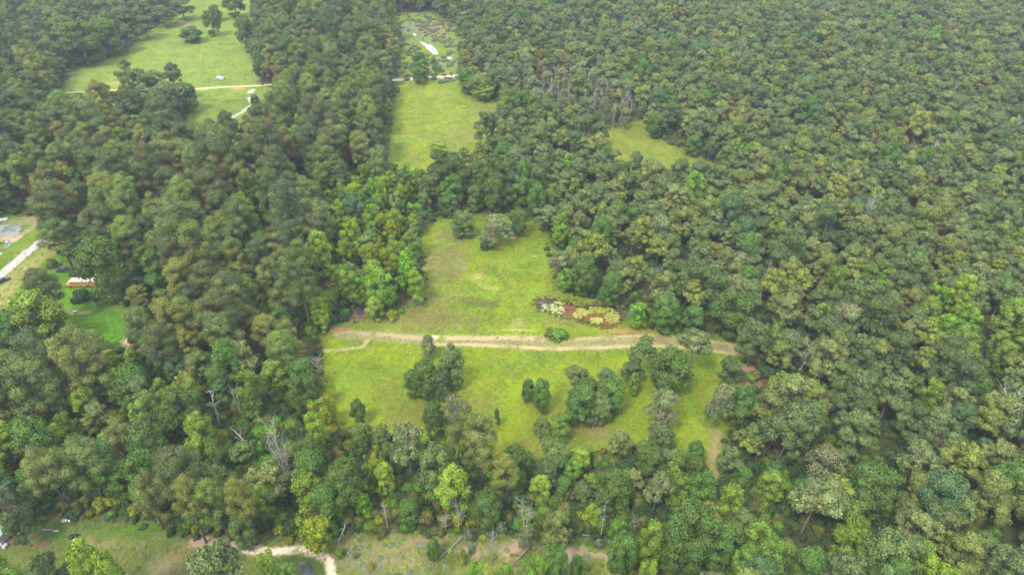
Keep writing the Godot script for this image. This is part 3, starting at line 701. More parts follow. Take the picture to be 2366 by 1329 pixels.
func make_prototypes():
	var pines := [["dark olive", Color(0.136, 0.175, 0.045)], ["deep green", Color(0.105, 0.155, 0.045)], ["greyish olive", Color(0.173, 0.204, 0.060)], ["mid-green", Color(0.150, 0.217, 0.050)], ["dusky", Color(0.109, 0.137, 0.050)], ["warm olive", Color(0.197, 0.217, 0.050)], ["dark blue-green", Color(0.094, 0.146, 0.058)], ["dull green", Color(0.141, 0.190, 0.058)]]
	for k in pines.size():
		add_proto("pine", "pine", "pine_tree", pines[k][0], [20, 22, 19, 21, 23, 18, 20, 21][k], [4.4, 4.8, 4.2, 4.6, 5.0, 4.0, 4.5, 4.7][k], pines[k][1], "bark_brown", 20.0, 0.44, 0.34, 0.07, 0.3)
	var oaks := [["grey-green", Color(0.139, 0.186, 0.064)], ["olive-green", Color(0.162, 0.204, 0.054)], ["pale sage", Color(0.163, 0.208, 0.077)], ["dusky green", Color(0.108, 0.150, 0.054)], ["yellowish green", Color(0.202, 0.243, 0.051)], ["soft green", Color(0.130, 0.188, 0.066)], ["dull olive", Color(0.134, 0.163, 0.051)], ["mid-green", Color(0.122, 0.182, 0.054)], ["light olive", Color(0.177, 0.215, 0.069)], ["dark green", Color(0.086, 0.128, 0.044)]]
	for k in oaks.size():
		add_proto("oak", "oak", "oak_tree", oaks[k][0], [13.5, 14.5, 12.5, 14, 13, 15.5, 14, 12, 14.5, 15][k], [3.8, 4.2, 3.5, 4.4, 3.5, 4.5, 3.8, 3.2, 4.1, 4.4][k], oaks[k][1], "bark_grey", 17.0, 0.35, 0.75, 0.06, 0.2)
	var broads := [["rich green", Color(0.093, 0.173, 0.036)], ["bright green", Color(0.145, 0.253, 0.032)], ["bluish green", Color(0.084, 0.145, 0.055)], ["fresh light green", Color(0.198, 0.296, 0.038)], ["dark", Color(0.086, 0.145, 0.033)], ["soft green", Color(0.121, 0.185, 0.053)], ["grassy green", Color(0.145, 0.216, 0.032)], ["deep green", Color(0.088, 0.162, 0.037)]]
	for k in broads.size():
		add_proto("broad", "broad", "broadleaf_tree", broads[k][0], [14, 13, 12, 15, 14, 12, 13, 11][k], [3.9, 3.6, 3.8, 3.4, 4.2, 3.8, 3.5, 3.9][k], broads[k][1], "bark_grey", 17.0, 0.35, 0.75, 0.09, 0.24)
	var yellows := [["yellow-green", Color(0.166, 0.259, 0.028)], ["golden-green", Color(0.194, 0.248, 0.021)], ["olive-yellow", Color(0.124, 0.201, 0.035)], ["lime", Color(0.136, 0.279, 0.025)], ["mustard-green", Color(0.151, 0.227, 0.029)], ["pale lime", Color(0.155, 0.264, 0.052)]]
	for k in yellows.size():
		add_proto("yellow", "yellow", "yellow_green_tree", yellows[k][0], [13, 12, 14, 11, 12.5, 13][k], [3.4, 3.2, 3.6, 2.9, 3.3, 3.2][k], yellows[k][1], "bark_grey", 16.0, 0.34, 0.75, 0.07, 0.24)
	add_proto("rust", "oak", "rust_red_tree", "rust-red", 12, 4.4, Color(0.150, 0.060, 0.045), "bark_brown", 6.0, 0.46, 0.8)
	add_proto("rust", "broad", "rust_red_tree", "dull purple-red", 10, 3.4, Color(0.110, 0.062, 0.050), "bark_brown", 7.0, 0.46, 0.8)
	add_proto("greyed", "oak", "half_bare_tree", "pale grey-green", 12, 4.5, Color(0.175, 0.215, 0.092), "dead_wood", 9.0, 0.36, 0.7, 0.1, 0.3)
	add_proto("greyed", "broad", "half_bare_tree", "thin greyish", 10, 3.8, Color(0.155, 0.178, 0.082), "dead_wood", 7.0, 0.36, 0.7, 0.1, 0.3)
	var bushes := [["dark", Color(0.050, 0.095, 0.030)], ["bright green", Color(0.110, 0.210, 0.030)], ["grey-green", Color(0.165, 0.210, 0.125)], ["yellow-green", Color(0.231, 0.263, 0.025)], ["olive", Color(0.116, 0.131, 0.036)]]
	for k in bushes.size():
		add_proto("bush", "bush", "bush", bushes[k][0], 2.6, 1.9, bushes[k][1], "bark_grey", 22.0, 0.26, 0.8)
	for k in 6: add_dead(k)

func add_dead(k: int):
	# 0 spreading white crown, 1 bare pole with short limbs, 2 fork, 3 fine twiggy grey crown, 4 broken stub, 5 several stems from one stool
	if not proto.has("dead"): proto["dead"] = []; tone["dead"] = []; dims["dead"] = []
	var h: float = [9.0, 13.0, 11.0, 8.0, 5.0, 10.0][k]
	var r: float = [3.4, 1.6, 2.4, 2.8, 1.2, 4.2][k]
	var root := Node3D.new(); root.name = "dead_tree"
	var stems := []
	if k == 2: stems = [Vector3(-1.6, h, 0.2), Vector3(1.5, h * 0.95, -0.3)]
	elif k == 5: stems = [Vector3(-3.6, h * 0.8, 0.4), Vector3(-1.4, h, -0.8), Vector3(0.7, h * 0.92, 0.5), Vector3(3.2, h * 0.85, -0.4), Vector3(4.0, h * 0.5, 1.0)]
	else: stems = [Vector3(rng.randf_range(-0.7, 0.7), h * (0.75 if k in [0, 3] else 1.0), rng.randf_range(-0.4, 0.4))]
	var first := new_st()
	var m: Material = mat.dead_wood
	for s in stems:
		var from := Vector3(0, -0.3, 0) if k != 2 else Vector3(signf(s.x) * 0.1, -0.3, 0)
		var spine := wobbly(from, s, 0.22, 6)
		var st := first if s == stems[0] else new_st()
		tube(st, spine, 0.2, 0.05, 7)
		if s == stems[0]: part("trunk", st.commit(), m, root)
		else: part("stem", st.commit(), m, root)
		var n: int = [10, 8, 7, 11, 3, 6][k]
		for b in n:
			var t := rng.randf_range(0.35, 0.98)
			var at: Vector3 = spine[int(t * 6)].lerp(spine[mini(int(t * 6) + 1, 6)], t * 6 - int(t * 6))
			var a := TAU * b / n + rng.randf_range(-0.5, 0.5)
			var reach := r * rng.randf_range(0.5, 1.0) * (1.0 if k != 1 else 1.3 - t * 0.6)
			var end := at + Vector3(cos(a) * reach, reach * rng.randf_range(0.3, 1.1), sin(a) * reach)
			var bst := new_st()
			var limb := wobbly(at, end, 0.2, 4)
			tube(bst, limb, 0.075, 0.022, 5)
			for w in (9 if k != 3 else 14):
				var f: Vector3 = limb[1 + w % 4]
				tube(bst, [f, f + Vector3(rng.randf_range(-1, 1), rng.randf_range(0.0, 1.2), rng.randf_range(-1, 1)) * reach * 0.5], 0.03, 0.012, 3)
			part("branch", bst.commit(), m, root)
	proto["dead"].append(root); tone["dead"].append(["white branching", "pole-like", "forked", "twiggy grey", "broken", "many-stemmed"][k]); dims["dead"].append(Vector2(h, r))

# ------------------------------------------------------------------ trees
var category := {"pine": "pine tree", "oak": "tree", "broad": "tree", "yellow": "tree", "rust": "tree", "greyed": "tree", "dead": "dead tree", "bush": "bush"}
var count_of := {}

func plant(kind: String, k: int, x: float, z: float, h: float, r: float, label: String, group := "") -> Node3D:
	var p: Node3D = proto[kind][k % proto[kind].size()]
	var d: Vector2 = dims[kind][k % proto[kind].size()]
	var o: Node3D = p.duplicate()
	o.name = numbered(p.name); add_child(o)
	o.position = Vector3(x, 0, z)
	o.rotation = Vector3(rng.randf_range(-0.03, 0.03), rng.randf() * TAU, rng.randf_range(-0.03, 0.03))
	o.scale = Vector3(r / d.y, h / d.x, r / d.y)
	count_of[kind] = count_of.get(kind, 0) + 1
	return tag(o, label, category[kind], group)

# a tree of its own with its own place in the labels
func tree(kind: String, k: int, x: float, z: float, h: float, r: float, label: String, group := ""):
	plant(kind, k, x, z, h, r, label, group)
	spots.append(Vector3(x, (r * 0.85 - 0.6) if kind != "dead" else 1.0, z))

func mark(n: String, x: float, z: float):
	marks.append([n, x, z])

# ------------------------------------------------------------------ built things
func box(sx: float, sy: float, sz: float) -> BoxMesh:
	var b := BoxMesh.new(); b.size = Vector3(sx, sy, sz)
	return b

func extrude(poly: PackedVector2Array, depth: float, taper := 1.0) -> ArrayMesh:   # outline in x and y, drawn out along z; the far and near faces may be smaller than the middle
	var st := new_st()
	var cut := Geometry2D.triangulate_polygon(poly)
	var mid := Vector2.ZERO
	for p in poly: mid += p / poly.size()
	for side in [-1.0, 1.0]:
		for k in range(0, cut.size(), 3):
			var v := []
			for q in 3:
				var p := poly[cut[k + q]]
				p = mid + (p - mid) * taper
				v.append(Vector3(p.x, p.y, side * depth / 2))
			var n3 := Vector3(0, 0, side)
			tri(st, v[0], v[1], v[2], n3, n3, n3)
	var n := poly.size()
	for i in n:
		var a := poly[i]; var b := poly[(i + 1) % n]
		var d := (b - a).normalized(); var nn := Vector3(d.y, -d.x, 0)
		if (a + b) * 0.5 != mid and Vector2(nn.x, nn.y).dot((a + b) * 0.5 - mid) < 0: nn = -nn
		var a2 := mid + (a - mid) * taper; var b2 := mid + (b - mid) * taper
		var rows := [[a2, b2, -depth / 2], [a, b, -depth / 2 * 0.86], [a, b, depth / 2 * 0.86], [a2, b2, depth / 2]]
		for r in 3:
			var v := [Vector3(rows[r][0].x, rows[r][0].y, rows[r][2]), Vector3(rows[r][1].x, rows[r][1].y, rows[r][2]), Vector3(rows[r + 1][1].x, rows[r + 1][1].y, rows[r + 1][2]), Vector3(rows[r + 1][0].x, rows[r + 1][0].y, rows[r + 1][2])]
			tri(st, v[0], v[1], v[2], nn, nn, nn)
			tri(st, v[0], v[2], v[3], nn, nn, nn)
	return st.commit()

func wheel(parent: Node3D, at: Vector3, r: float, w: float):
	var c := CylinderMesh.new(); c.top_radius = r; c.bottom_radius = r; c.height = w; c.radial_segments = 20
	var t := part("wheel", c, mat.tyre, parent, at, Vector3(PI / 2, 0, 0))
	var d := CylinderMesh.new(); d.top_radius = r * 0.55; d.bottom_radius = r * 0.6; d.height = w + 0.03; d.radial_segments = 14
	part("rim", d, mat.rim, t)

func school_bus():
	var o := thing("school_bus", Vector3(-148.3, 0, -190.2), 0.0, "rusty-roofed yellow school bus parked in the tall grass under an overhanging tree", "bus")
	mark("the yellow bus", -148.3, -190.2)
	var sec := PackedVector2Array([Vector2(-1.2, 0.55), Vector2(1.2, 0.55), Vector2(1.2, 2.45), Vector2(1.08, 2.75), Vector2(0.75, 2.92), Vector2(-0.75, 2.92), Vector2(-1.08, 2.75), Vector2(-1.2, 2.45)])
	part("body", extrude(sec, 8.6), mat.bus_yellow, o, Vector3(1.1, 0, 0), Vector3(0, PI / 2, 0))
	var rust := make_mat("bus_roof", Color(1, 1, 1), 0.55)
	var im := Image.create(128, 64, false, Image.FORMAT_RGB8)
	for j in 64:
		for k in 128:
			var v := nb(k * 2.6 + 31, j * 3.4 + 12) * 0.7 + na(k * 9.0, j * 9.0) * 0.35
			var c := Color(0.70, 0.68, 0.66).lerp(Color(0.34, 0.13, 0.07), clampf((v - 0.50) * 16.0, 0, 1))
			im.set_pixel(k, j, c.linear_to_srgb())
	rust.albedo_texture = ImageTexture.create_from_image(im)
	rust.uv1_triplanar = true; rust.uv1_scale = Vector3(0.12, 0.25, 0.25)
	var top := PackedVector2Array([Vector2(-1.23, 2.42), Vector2(1.23, 2.42), Vector2(1.11, 2.78), Vector2(0.77, 2.96), Vector2(-0.77, 2.96), Vector2(-1.11, 2.78)])
	part("roof", extrude(top, 8.5), rust, o, Vector3(1.1, 0.0, 0), Vector3(0, PI / 2, 0))
	part("hood", extrude(PackedVector2Array([Vector2(-5.0, 0.6), Vector2(-3.2, 0.6), Vector2(-3.2, 1.85), Vector2(-3.6, 1.72), Vector2(-4.85, 1.5), Vector2(-5.0, 1.3)]), 1.9, 0.95), mat.bus_yellow, o)
	part("windscreen", box(0.05, 0.75, 2.0), mat.glass_dark, o, Vector3(-3.23, 2.05, 0))
	part("bumper", box(0.22, 0.3, 2.3), mat.black_trim, o, Vector3(-5.12, 0.62, 0))
	part("rear_bumper", box(0.2, 0.3, 2.3), mat.black_trim, o, Vector3(5.5, 0.62, 0))
	for s in [-1, 1]:
		for k in 10:
			var w := part("window", box(0.66, 0.52, 0.03), mat.white_paint, o, Vector3(-2.6 + k * 0.82, 2.08, s * 1.205))
			part("pane", box(0.58, 0.44, 0.03), mat.glass_dark, w, Vector3(0, 0, s * 0.01))
		part("rub_rail", box(8.5, 0.09, 0.04), mat.black_trim, o, Vector3(1.1, 1.35, s * 1.21))
		part("rub_rail", box(8.5, 0.09, 0.04), mat.black_trim, o, Vector3(1.1, 0.95, s * 1.21))
		part("headlight", box(0.05, 0.26, 0.3), mat.lamp_glass, o, Vector3(-5.02, 1.05, s * 0.7))
		part("fender", extrude(PackedVector2Array([Vector2(-4.85, 0.75), Vector2(-3.35, 0.75), Vector2(-3.5, 1.15), Vector2(-3.85, 1.3), Vector2(-4.35, 1.3), Vector2(-4.7, 1.15)]), 0.3), mat.bus_yellow, o, Vector3(0, 0, s * 1.03))
		part("mirror", box(0.12, 0.45, 0.28), mat.white_paint, o, Vector3(-3.5, 1.95, s * 1.5))
		wheel(o, Vector3(-4.1, 0.5, s * 1.02), 0.5, 0.3)
		wheel(o, Vector3(2.7, 0.5, s * 1.02), 0.5, 0.3)
		part("wheel_arch", box(1.25, 0.5, 0.03), mat.black_trim, o, Vector3(2.7, 0.82, s * 1.205))

func car(x: float, z: float, turn: float, paint: Material, label: String):
	var o := thing("parked_car", Vector3(x, 0, z), turn, label, "car")
	part("body", extrude(PackedVector2Array([Vector2(-2.3, 0.35), Vector2(2.3, 0.35), Vector2(2.3, 0.8), Vector2(2.1, 0.95), Vector2(1.2, 1.0), Vector2(-1.0, 1.0), Vector2(-2.1, 0.86), Vector2(-2.3, 0.68)]), 1.8, 0.95), paint, o)
	var cabin := part("cabin", extrude(PackedVector2Array([Vector2(-0.95, 0.98), Vector2(1.75, 0.98), Vector2(1.15, 1.42), Vector2(-0.25, 1.45)]), 1.55, 0.9), mat.glass_dark, o)
	part("roof_panel", box(1.3, 0.05, 1.35), paint, cabin, Vector3(0.45, 1.455, 0))
	for s in [-1, 1]:
		wheel(o, Vector3(-1.4, 0.32, s * 0.8), 0.33, 0.22)
		wheel(o, Vector3(1.4, 0.32, s * 0.8), 0.33, 0.22)
		part("headlight", box(0.06, 0.14, 0.35), mat.lamp_glass, o, Vector3(-2.28, 0.7, s * 0.6))
		part("tail_light", box(0.06, 0.16, 0.35), mat.tail_red, o, Vector3(2.3, 0.74, s * 0.62))
		for k in 2:
			part("side_window", box(0.75, 0.28, 0.02), mat.glass_dark, cabin, Vector3(0.05 + k * 0.85, 1.2, s * 0.79))
	mark("the " + label.split(" ")[0] + " car", x, z)

func lump(r: float, flat: float, seed_no: int) -> ArrayMesh:
	var s := SphereMesh.new(); s.radius = r; s.height = r * 2; s.radial_segments = 16; s.rings = 10
	var a := s.get_mesh_arrays()
	var v: PackedVector3Array = a[Mesh.ARRAY_VERTEX]
	for i in v.size():
		var p := v[i]
		v[i] = Vector3(p.x, p.y * flat, p.z) * (0.8 + 0.45 * nb(p.x * 60 / r + seed_no * 37, p.z * 60 / r + p.y * 40 / r))
	a[Mesh.ARRAY_VERTEX] = v
	var m := ArrayMesh.new(); m.add_surface_from_arrays(Mesh.PRIMITIVE_TRIANGLES, a)
	var st := SurfaceTool.new(); st.create_from(m, 0); st.generate_normals()
	return st.commit()

func fallen(n: String, a: Vector2, b: Vector2, r: float, m: Material, label: String, twigs := 4, ya := 0.2, yb := 0.2):
	var o := thing(n, Vector3(a.x, 0, a.y), 0.0, label, "log" if n == "fallen_log" else "branch")
	var end := Vector3(b.x - a.x, yb, b.y - a.y)
	var st := new_st()
	var spine := wobbly(Vector3(0, ya, 0), end, 0.12, 5)
	tube(st, spine, r, r * 0.4, 7)
	part("trunk", st.commit(), m, o)
	for k in twigs:
		var f: Vector3 = spine[2 + k % 4]
		var side := Vector3(end.z, 0, -end.x).normalized() * (1.0 if k % 2 else -1.0)
		var bst := new_st()
		tube(bst, wobbly(f, f + (end.normalized() + side * rng.randf_range(0.4, 1.0) + Vector3(0, rng.randf_range(0.1, 0.7), 0)) * rng.randf_range(0.8, 2.4), 0.1, 3), r * 0.4, r * 0.12, 5)
		part("branch", bst.commit(), m, o)

func named_things():
	school_bus()
	car(-159.6, -198.8, 0.12, mat.car_navy, "dark car half hidden in the grass beside the leaning pine trunk")
	car(-177.2, -192.6, PI + 0.98, mat.car_grey, "dark-blue car standing at the end of the pale gravel drive")
	# western plot
	var o := thing("ground_sheet", Vector3(-195.3, 0, -226.4), 0.12, "faded grey ground sheet in weighted strips beside the gravel drive", "tarpaulin")
	for k in 6:
		part("strip", extrude(PackedVector2Array([Vector2(-4.6, 0.0), Vector2(4.6 - (k % 2) * 0.5, 0.0), Vector2(4.5 - (k % 2) * 0.5, 0.06), Vector2(-4.5, 0.06)]), 1.5), mat.grey_plastic, o, Vector3((k - 3) * 0.35, 0.0, (k - 2.5) * 1.58))
	for k in 3:
		part("weight", box(2.4, 0.12, 0.25), mat.grey_plastic_dark, o, Vector3(-1.5 + k * 1.6, 0.11, -2.4 + k * 1.58))
	mark("the grey ground sheet", -195, -226)
	o = thing("small_boat", Vector3(-189.6, 0, -216.6), -0.75, "small upturned teal boat with white ends on the verge of the drive", "boat")
	part("hull", extrude(PackedVector2Array([Vector2(-1.5, 0.05), Vector2(1.3, 0.05), Vector2(1.5, 0.3), Vector2(0.9, 0.55), Vector2(-0.9, 0.55), Vector2(-1.5, 0.25)]), 1.0, 0.7), mat.teal_paint, o)
	part("bow", lump(0.5, 0.7, 3), mat.white_paint, o, Vector3(-1.6, 0.32, 0))
	part("stern", lump(0.36, 0.7, 5), mat.white_paint, o, Vector3(1.7, 0.3, 0))
	mark("the teal boat", -190, -217)
	o = thing("tub", Vector3(-188.6, 0, -209.6), 0.3, "white plastic tub lying near the edge of the gravel drive", "tub")
	part("side_wall", extrude(PackedVector2Array([Vector2(-0.7, 0.0), Vector2(0.7, 0.0), Vector2(0.8, 0.45), Vector2(-0.8, 0.45)]), 0.9), mat.white_paint, o)
	part("rim", box(1.7, 0.05, 1.0), mat.white_metal, o, Vector3(0, 0.46, 0))
	o = thing("tarp_heap", Vector3(-202.4, 0, -234.6), 0.2, "pale blue and white tarp heap at the edge of the bare clay", "tarpaulin")
	part("blue_fold", lump(1.1, 0.45, 9), mat.blue_plastic, o, Vector3(0.9, 0.2, 0))
	part("white_fold", lump(0.9, 0.5, 11), mat.white_paint, o, Vector3(-0.8, 0.2, 0.2))
	o = thing("stone_bench", Vector3(-143.3, 0, -175.4), 0.35, "pale stone bench on the worn track below the bus", "bench")
	part("seat", box(1.5, 0.14, 0.8), mat.concrete, o, Vector3(0, 0.5, 0))
	for s in [-0.5, 0.5]: part("leg", box(0.18, 0.43, 0.6), mat.concrete, o, Vector3(s, 0.215, 0))
	mark("the stone bench", -143, -175)
	o = thing("flat_trailer", Vector3(-134.6, 0, -192.4), 0.55, "long white-edged trailer bed in the shade behind the bus", "trailer")
	part("bed", box(2.7, 0.12, 0.9), mat.white_metal, o, Vector3(0, 0.7, 0))
	part("frame", box(2.5, 0.1, 0.6), mat.black_trim, o, Vector3(0, 0.58, 0))
	for s in [-1, 1]: wheel(o, Vector3(0.3, 0.3, s * 0.5), 0.3, 0.16)
	# far pasture
	o = thing("white_trailer", Vector3(-170.6, 0, -395.0), 0.25, "small white trailer with a drawbar standing alone in the far pasture", "trailer")
	part("box", extrude(PackedVector2Array([Vector2(-2.0, 0.5), Vector2(1.9, 0.5), Vector2(2.1, 1.3), Vector2(1.5, 1.9), Vector2(-1.6, 1.7), Vector2(-2.1, 1.1)]), 1.9, 0.9), mat.white_paint, o)
	part("cover", lump(1.0, 0.5, 21), mat.grey_plastic_dark, o, Vector3(0.9, 1.75, -0.3))
	part("drawbar", box(1.9, 0.16, 0.3), mat.white_metal, o, Vector3(-2.8, 0.55, 0.2))
	part("side_flap", box(2.2, 0.06, 0.9), mat.white_paint, o, Vector3(0.4, 0.45, 1.3))
	for s in [-1, 1]: wheel(o, Vector3(0.4, 0.32, s * 0.95), 0.32, 0.2)
	mark("the white trailer", -170.6, -395)
	# house corner and litter of the southern yard
	o = thing("shed_house", Vector3(-119.6, 0, -93.5), 0.0, "white metal-roofed house corner under overhanging branches", "house")
	part("wall", extrude(PackedVector2Array([Vector2(-3.7, 0), Vector2(3.7, 0), Vector2(3.7, 3.0), Vector2(0, 4.6), Vector2(-3.7, 3.0)]), 7.0), mat.wall_paint, o)
	for s in [-1, 1]:
		for k in 10:
			var p := part("roof_panel", box(4.55, 0.07, 0.74), mat.white_metal, o, Vector3(s * 2.05, 3.86 + (k % 2) * 0.008, -3.35 + k * 0.745), Vector3(0, 0, -s * 0.41))
			if k < 9: part("seam", box(4.5, 0.06, 0.05), mat.white_metal, p, Vector3(0, 0.05, 0.37))
	part("ridge_cap", box(0.5, 0.08, 7.6), mat.white_metal, o, Vector3(0, 4.79, 0))
	var wd := part("window", box(0.06, 1.1, 1.2), mat.white_paint, o, Vector3(3.72, 1.7, 1.2))
	part("pane", box(0.06, 0.95, 1.05), mat.glass_dark, wd, Vector3(0.012, 0, 0))
	part("door", box(0.06, 2.0, 0.9), mat.red_wood, o, Vector3(3.72, 1.0, -1.4))
	mark("the white-roofed house", -117, -93)
	o = thing("lumber_pile", Vector3(-114.6, 0, -91.3), 0.15, "reddish pile of old boards stacked against the house corner", "lumber")
	for k in 12:
		part("plank", box(2.3 + rng.randf_range(-0.3, 0.3), 0.07, 0.2), mat.red_wood if k % 3 else mat.red_wood_pale, o, Vector3(rng.randf_range(-0.15, 0.15), 0.06 + 0.085 * int(k / 4.0), -0.55 + (k % 4) * 0.34), Vector3(0, rng.randf_range(-0.09, 0.09), 0))
	o = thing("tarp_heap", Vector3(-113.0, 0, -91.6), 0.4, "light blue crumpled tarp at the end of the board pile", "tarpaulin")
	part("fold", lump(0.6, 0.4, 31), mat.blue_plastic, o, Vector3(0, 0.15, 0))
	part("fold", lump(0.4, 0.4, 33), mat.white_metal, o, Vector3(0.5, 0.12, -0.1))
	o = thing("plastic_drum", Vector3(-115.1, 0, -89.7), 0.3, "pale blue-white plastic drum in front of the board pile", "drum")
	var cy := CylinderMesh.new(); cy.top_radius = 0.42; cy.bottom_radius = 0.42; cy.height = 1.0; cy.radial_segments = 18
	part("drum_body", cy, mat.white_metal, o, Vector3(0, 0.45, 0), Vector3(PI / 2, 0, 0.4))
	var cr := CylinderMesh.new(); cr.top_radius = 0.45; cr.bottom_radius = 0.45; cr.height = 0.08
	part("hoop", cr, mat.blue_plastic, o, Vector3(0, 0.45, 0), Vector3(PI / 2, 0, 0.4))
	o = thing("bag_heap", Vector3(-100.9, 0, -92.4), 0.35, "black plastic bag heap lying alone in the yard grass", "bags")
	part("bag", lump(0.62, 0.62, 41), mat.black_bag, o, Vector3(-0.5, 0.25, 0))
	part("bag", lump(0.5, 0.7, 43), mat.black_bag, o, Vector3(0.4, 0.25, 0.05))
	part("loose_end", lump(0.25, 0.4, 45), mat.black_bag, o, Vector3(1.0, 0.1, 0.1))
	mark("the black bags", -101, -92)
	o = thing("scrap_heap", Vector3(-104.9, 0, -96.5), 0.1, "grey and white scrap heap at the wood edge", "scrap")
	part("grey_lump", lump(0.6, 0.3, 51), mat.grey_plastic, o, Vector3(-0.5, 0.12, -0.2))
	for k in 6:
		part("white_piece", box(rng.randf_range(0.3, 0.6), 0.12, rng.randf_range(0.15, 0.35)), mat.white_paint, o, Vector3(rng.randf_range(-0.2, 1.0), 0.25, rng.randf_range(-0.3, 0.4)), Vector3(rng.randf(), rng.randf() * 3, rng.randf() * 0.5))
	o = thing("bent_frame", Vector3(-103.1, 0, -95.7), 0.0, "dark bent metal frame leaning beside the scrap heap", "frame")
	var st := new_st()
	tube(st, [Vector3(-1.0, 0.1, 0.1), Vector3(0.2, 0.12, 0.15), Vector3(0.8, 0.2, 0), Vector3(1.1, 0.7, -0.5), Vector3(1.3, 1.3, -0.9)], 0.08, 0.06, 6)
	part("bar", st.commit(), mat.black_trim, o)
	o = thing("plank", Vector3(-105.9, 0, -93.9), 0.0, "pale sawn plank lying flat on the yard grass", "plank")
	part("board", box(1.35, 0.06, 0.28), mat.pale_wood, o, Vector3(0, 0.05, 0))
	o = thing("plank", Vector3(-108.4, 0, -94.2), 0.05, "thin grey plank trailing toward the house wall", "plank")
	part("board", box(2.6, 0.05, 0.12), mat.concrete, o, Vector3(0, 0.05, 0))
	o = thing("tyre_ring", Vector3(-38.0, 0, -88.2), 0.0, "small white tyre ring lying beside the sandy path", "tyre")
	var to := TorusMesh.new(); to.inner_radius = 0.18; to.outer_radius = 0.3
	part("ring", to, mat.white_paint, o, Vector3(0, 0.1, 0))
	# lily pads: five floating mats
	lily("lily_mat", Vector2(13.6, -176.8), 4.0, 3.6, 0.5, "pale lily mat at the western end of the pond", Color(0.30, 0.33, 0.10))
	lily("lily_mat", Vector2(16.1, -180.6), 2.0, 1.0, 0.0, "small sparse lily mat by the pond's back bank", Color(0.24, 0.29, 0.06))
	lily("lily_mat", Vector2(22.5, -175.2), 2.2, 3.6, 0.55, "long lily mat crossing the middle of the pond", Color(0.25, 0.285, 0.05))
	lily("lily_mat", Vector2(28.1, -176.6), 5.6, 2.0, 0.0, "wide lily mat along the back of the rust-brown water", Color(0.22, 0.27, 0.035))
	lily("lily_mat", Vector2(32.5, -173.4), 2.6, 4.0, 0.0, "dense lily mat at the eastern end of the pond", Color(0.23, 0.275, 0.04))
	lily("lily_mat", Vector2(27.2, -171.2), 2.4, 1.7, 0.0, "round lily mat near the pond's front bank", Color(0.27, 0.30, 0.06))
	mark("the lily pond", 23, -177)
	mark("the strip's eastern end", 70.6, -156.7)
	mark("the strip's western end", -56.1, -162.8)
	mark("the far marsh pool", -51.6, -449.8)
	mark("the sandy road", -46.8, -398.5)
	mark("the rust-brown pool", -49.5, -175.4)
	mark("the sandy path's bend", -41.6, -87.0)
	mark("the bare clay gap", 51.8, -115.1)
	mark("the small green glade", 73.8, -302.0)
	mark("the pasture track", -164.4, -382.8)
	# fallen wood
	fallen("fallen_log", Vector2(-11.5, -92.2), Vector2(-17.6, -85.1), 0.26, mat.dead_brown, "long straight fallen trunk lying across the scrubby clearing", 5, 0.3, 0.25)
	fallen("fallen_log", Vector2(3.4, -89.0), Vector2(0.2, -85.4), 0.34, mat.dead_brown, "short split log with a pale end in the scrubby clearing", 2, 0.5, 0.3)
	fallen("fallen_log", Vector2(-63.2, -113.4), Vector2(-71.9, -120.1), 0.2, mat.dead_wood, "pale leaning trunk propped over green scrub at the snag gap", 5, 0.4, 5.0)
	fallen("fallen_log", Vector2(-65.1, -107.5), Vector2(-62.2, -107.9), 0.3, mat.dead_brown, "short brown log under the many-stemmed snag", 2, 0.5, 0.4)
	fallen("fallen_log", Vector2(-102.5, -106.3), Vector2(-112.9, -113.0), 0.28, mat.dead_brown, "dark fallen trunk with a fan of roots in the shade", 7, 0.3, 2.0)
	fallen("fallen_log", Vector2(-38.3, -95.9), Vector2(-39.6, -90.8), 0.2, mat.dead_wood, "broken pale limb with spread twigs at the clearing's edge", 7, 2.0, 0.2)
	fallen("fallen_log", Vector2(-62.9, -110.3), Vector2(-65.6, -111.6), 0.2, mat.dead_brown, "jumbled broken branch beside the leaning trunk", 6, 0.3, 1.0)
	fallen("fallen_log", Vector2(16.2, -92.7), Vector2(19.7, -92.3), 0.16, mat.dead_brown, "thin grey log in the grass below the vine-hung tree", 3, 0.4, 0.3)
	fallen("fallen_log", Vector2(-36.4, -93.1), Vector2(-35.0, -92.2), 0.14, mat.dead_wood, "short bare stick beside the spread twigs", 2, 0.2, 0.2)

func lily(n: String, at: Vector2, rx: float, rz: float, turn: float, label: String, col: Color):
	var st := new_st()
	var made := 0
	for tries in 1400:
		var a := rng.randf() * TAU; var q := sqrt(rng.randf())
		var p := Vector2(cos(a) * rx, sin(a) * rz) * q
		p = p.rotated(turn)
		var w := at + p
		if nb(w.x * 22, w.y * 22) * 0.6 + na(w.x * 17, w.y * 17) * 0.4 < 0.42 + q * q * 0.16 or not inside(w, pond): continue
		made += 1
		if made > 260: break
		var r := rng.randf_range(0.16, 0.34)
		var c := col * rng.randf_range(0.8, 1.2); c.a = 1
		var tilt := Vector3(rng.randf_range(-0.12, 0.12), 1, rng.randf_range(-0.12, 0.12)).normalized()
		var y := 0.012 + rng.randf() * 0.06
		var cut := rng.randf() * TAU
		for s in 7:
			var t0 := cut + 0.35 + s * (TAU - 0.7) / 7; var t1 := cut + 0.35 + (s + 1) * (TAU - 0.7) / 7
			st.set_color(c)
			tri(st, Vector3(p.x, y, p.y), Vector3(p.x + cos(t0) * r, y + 0.02 * sin(t0 * 2), p.y + sin(t0) * r), Vector3(p.x + cos(t1) * r, y + 0.02 * sin(t1 * 2), p.y + sin(t1) * r), tilt, tilt, tilt)
	var o := MeshInstance3D.new(); o.name = numbered(n); o.mesh = st.commit(); o.material_override = mat.lily_leaf
	o.position = Vector3(at.x, 0, at.y); add_child(o)
	tag(o, label, "lily pads", "lily mats on the pond"); o.set_meta("kind", "stuff")

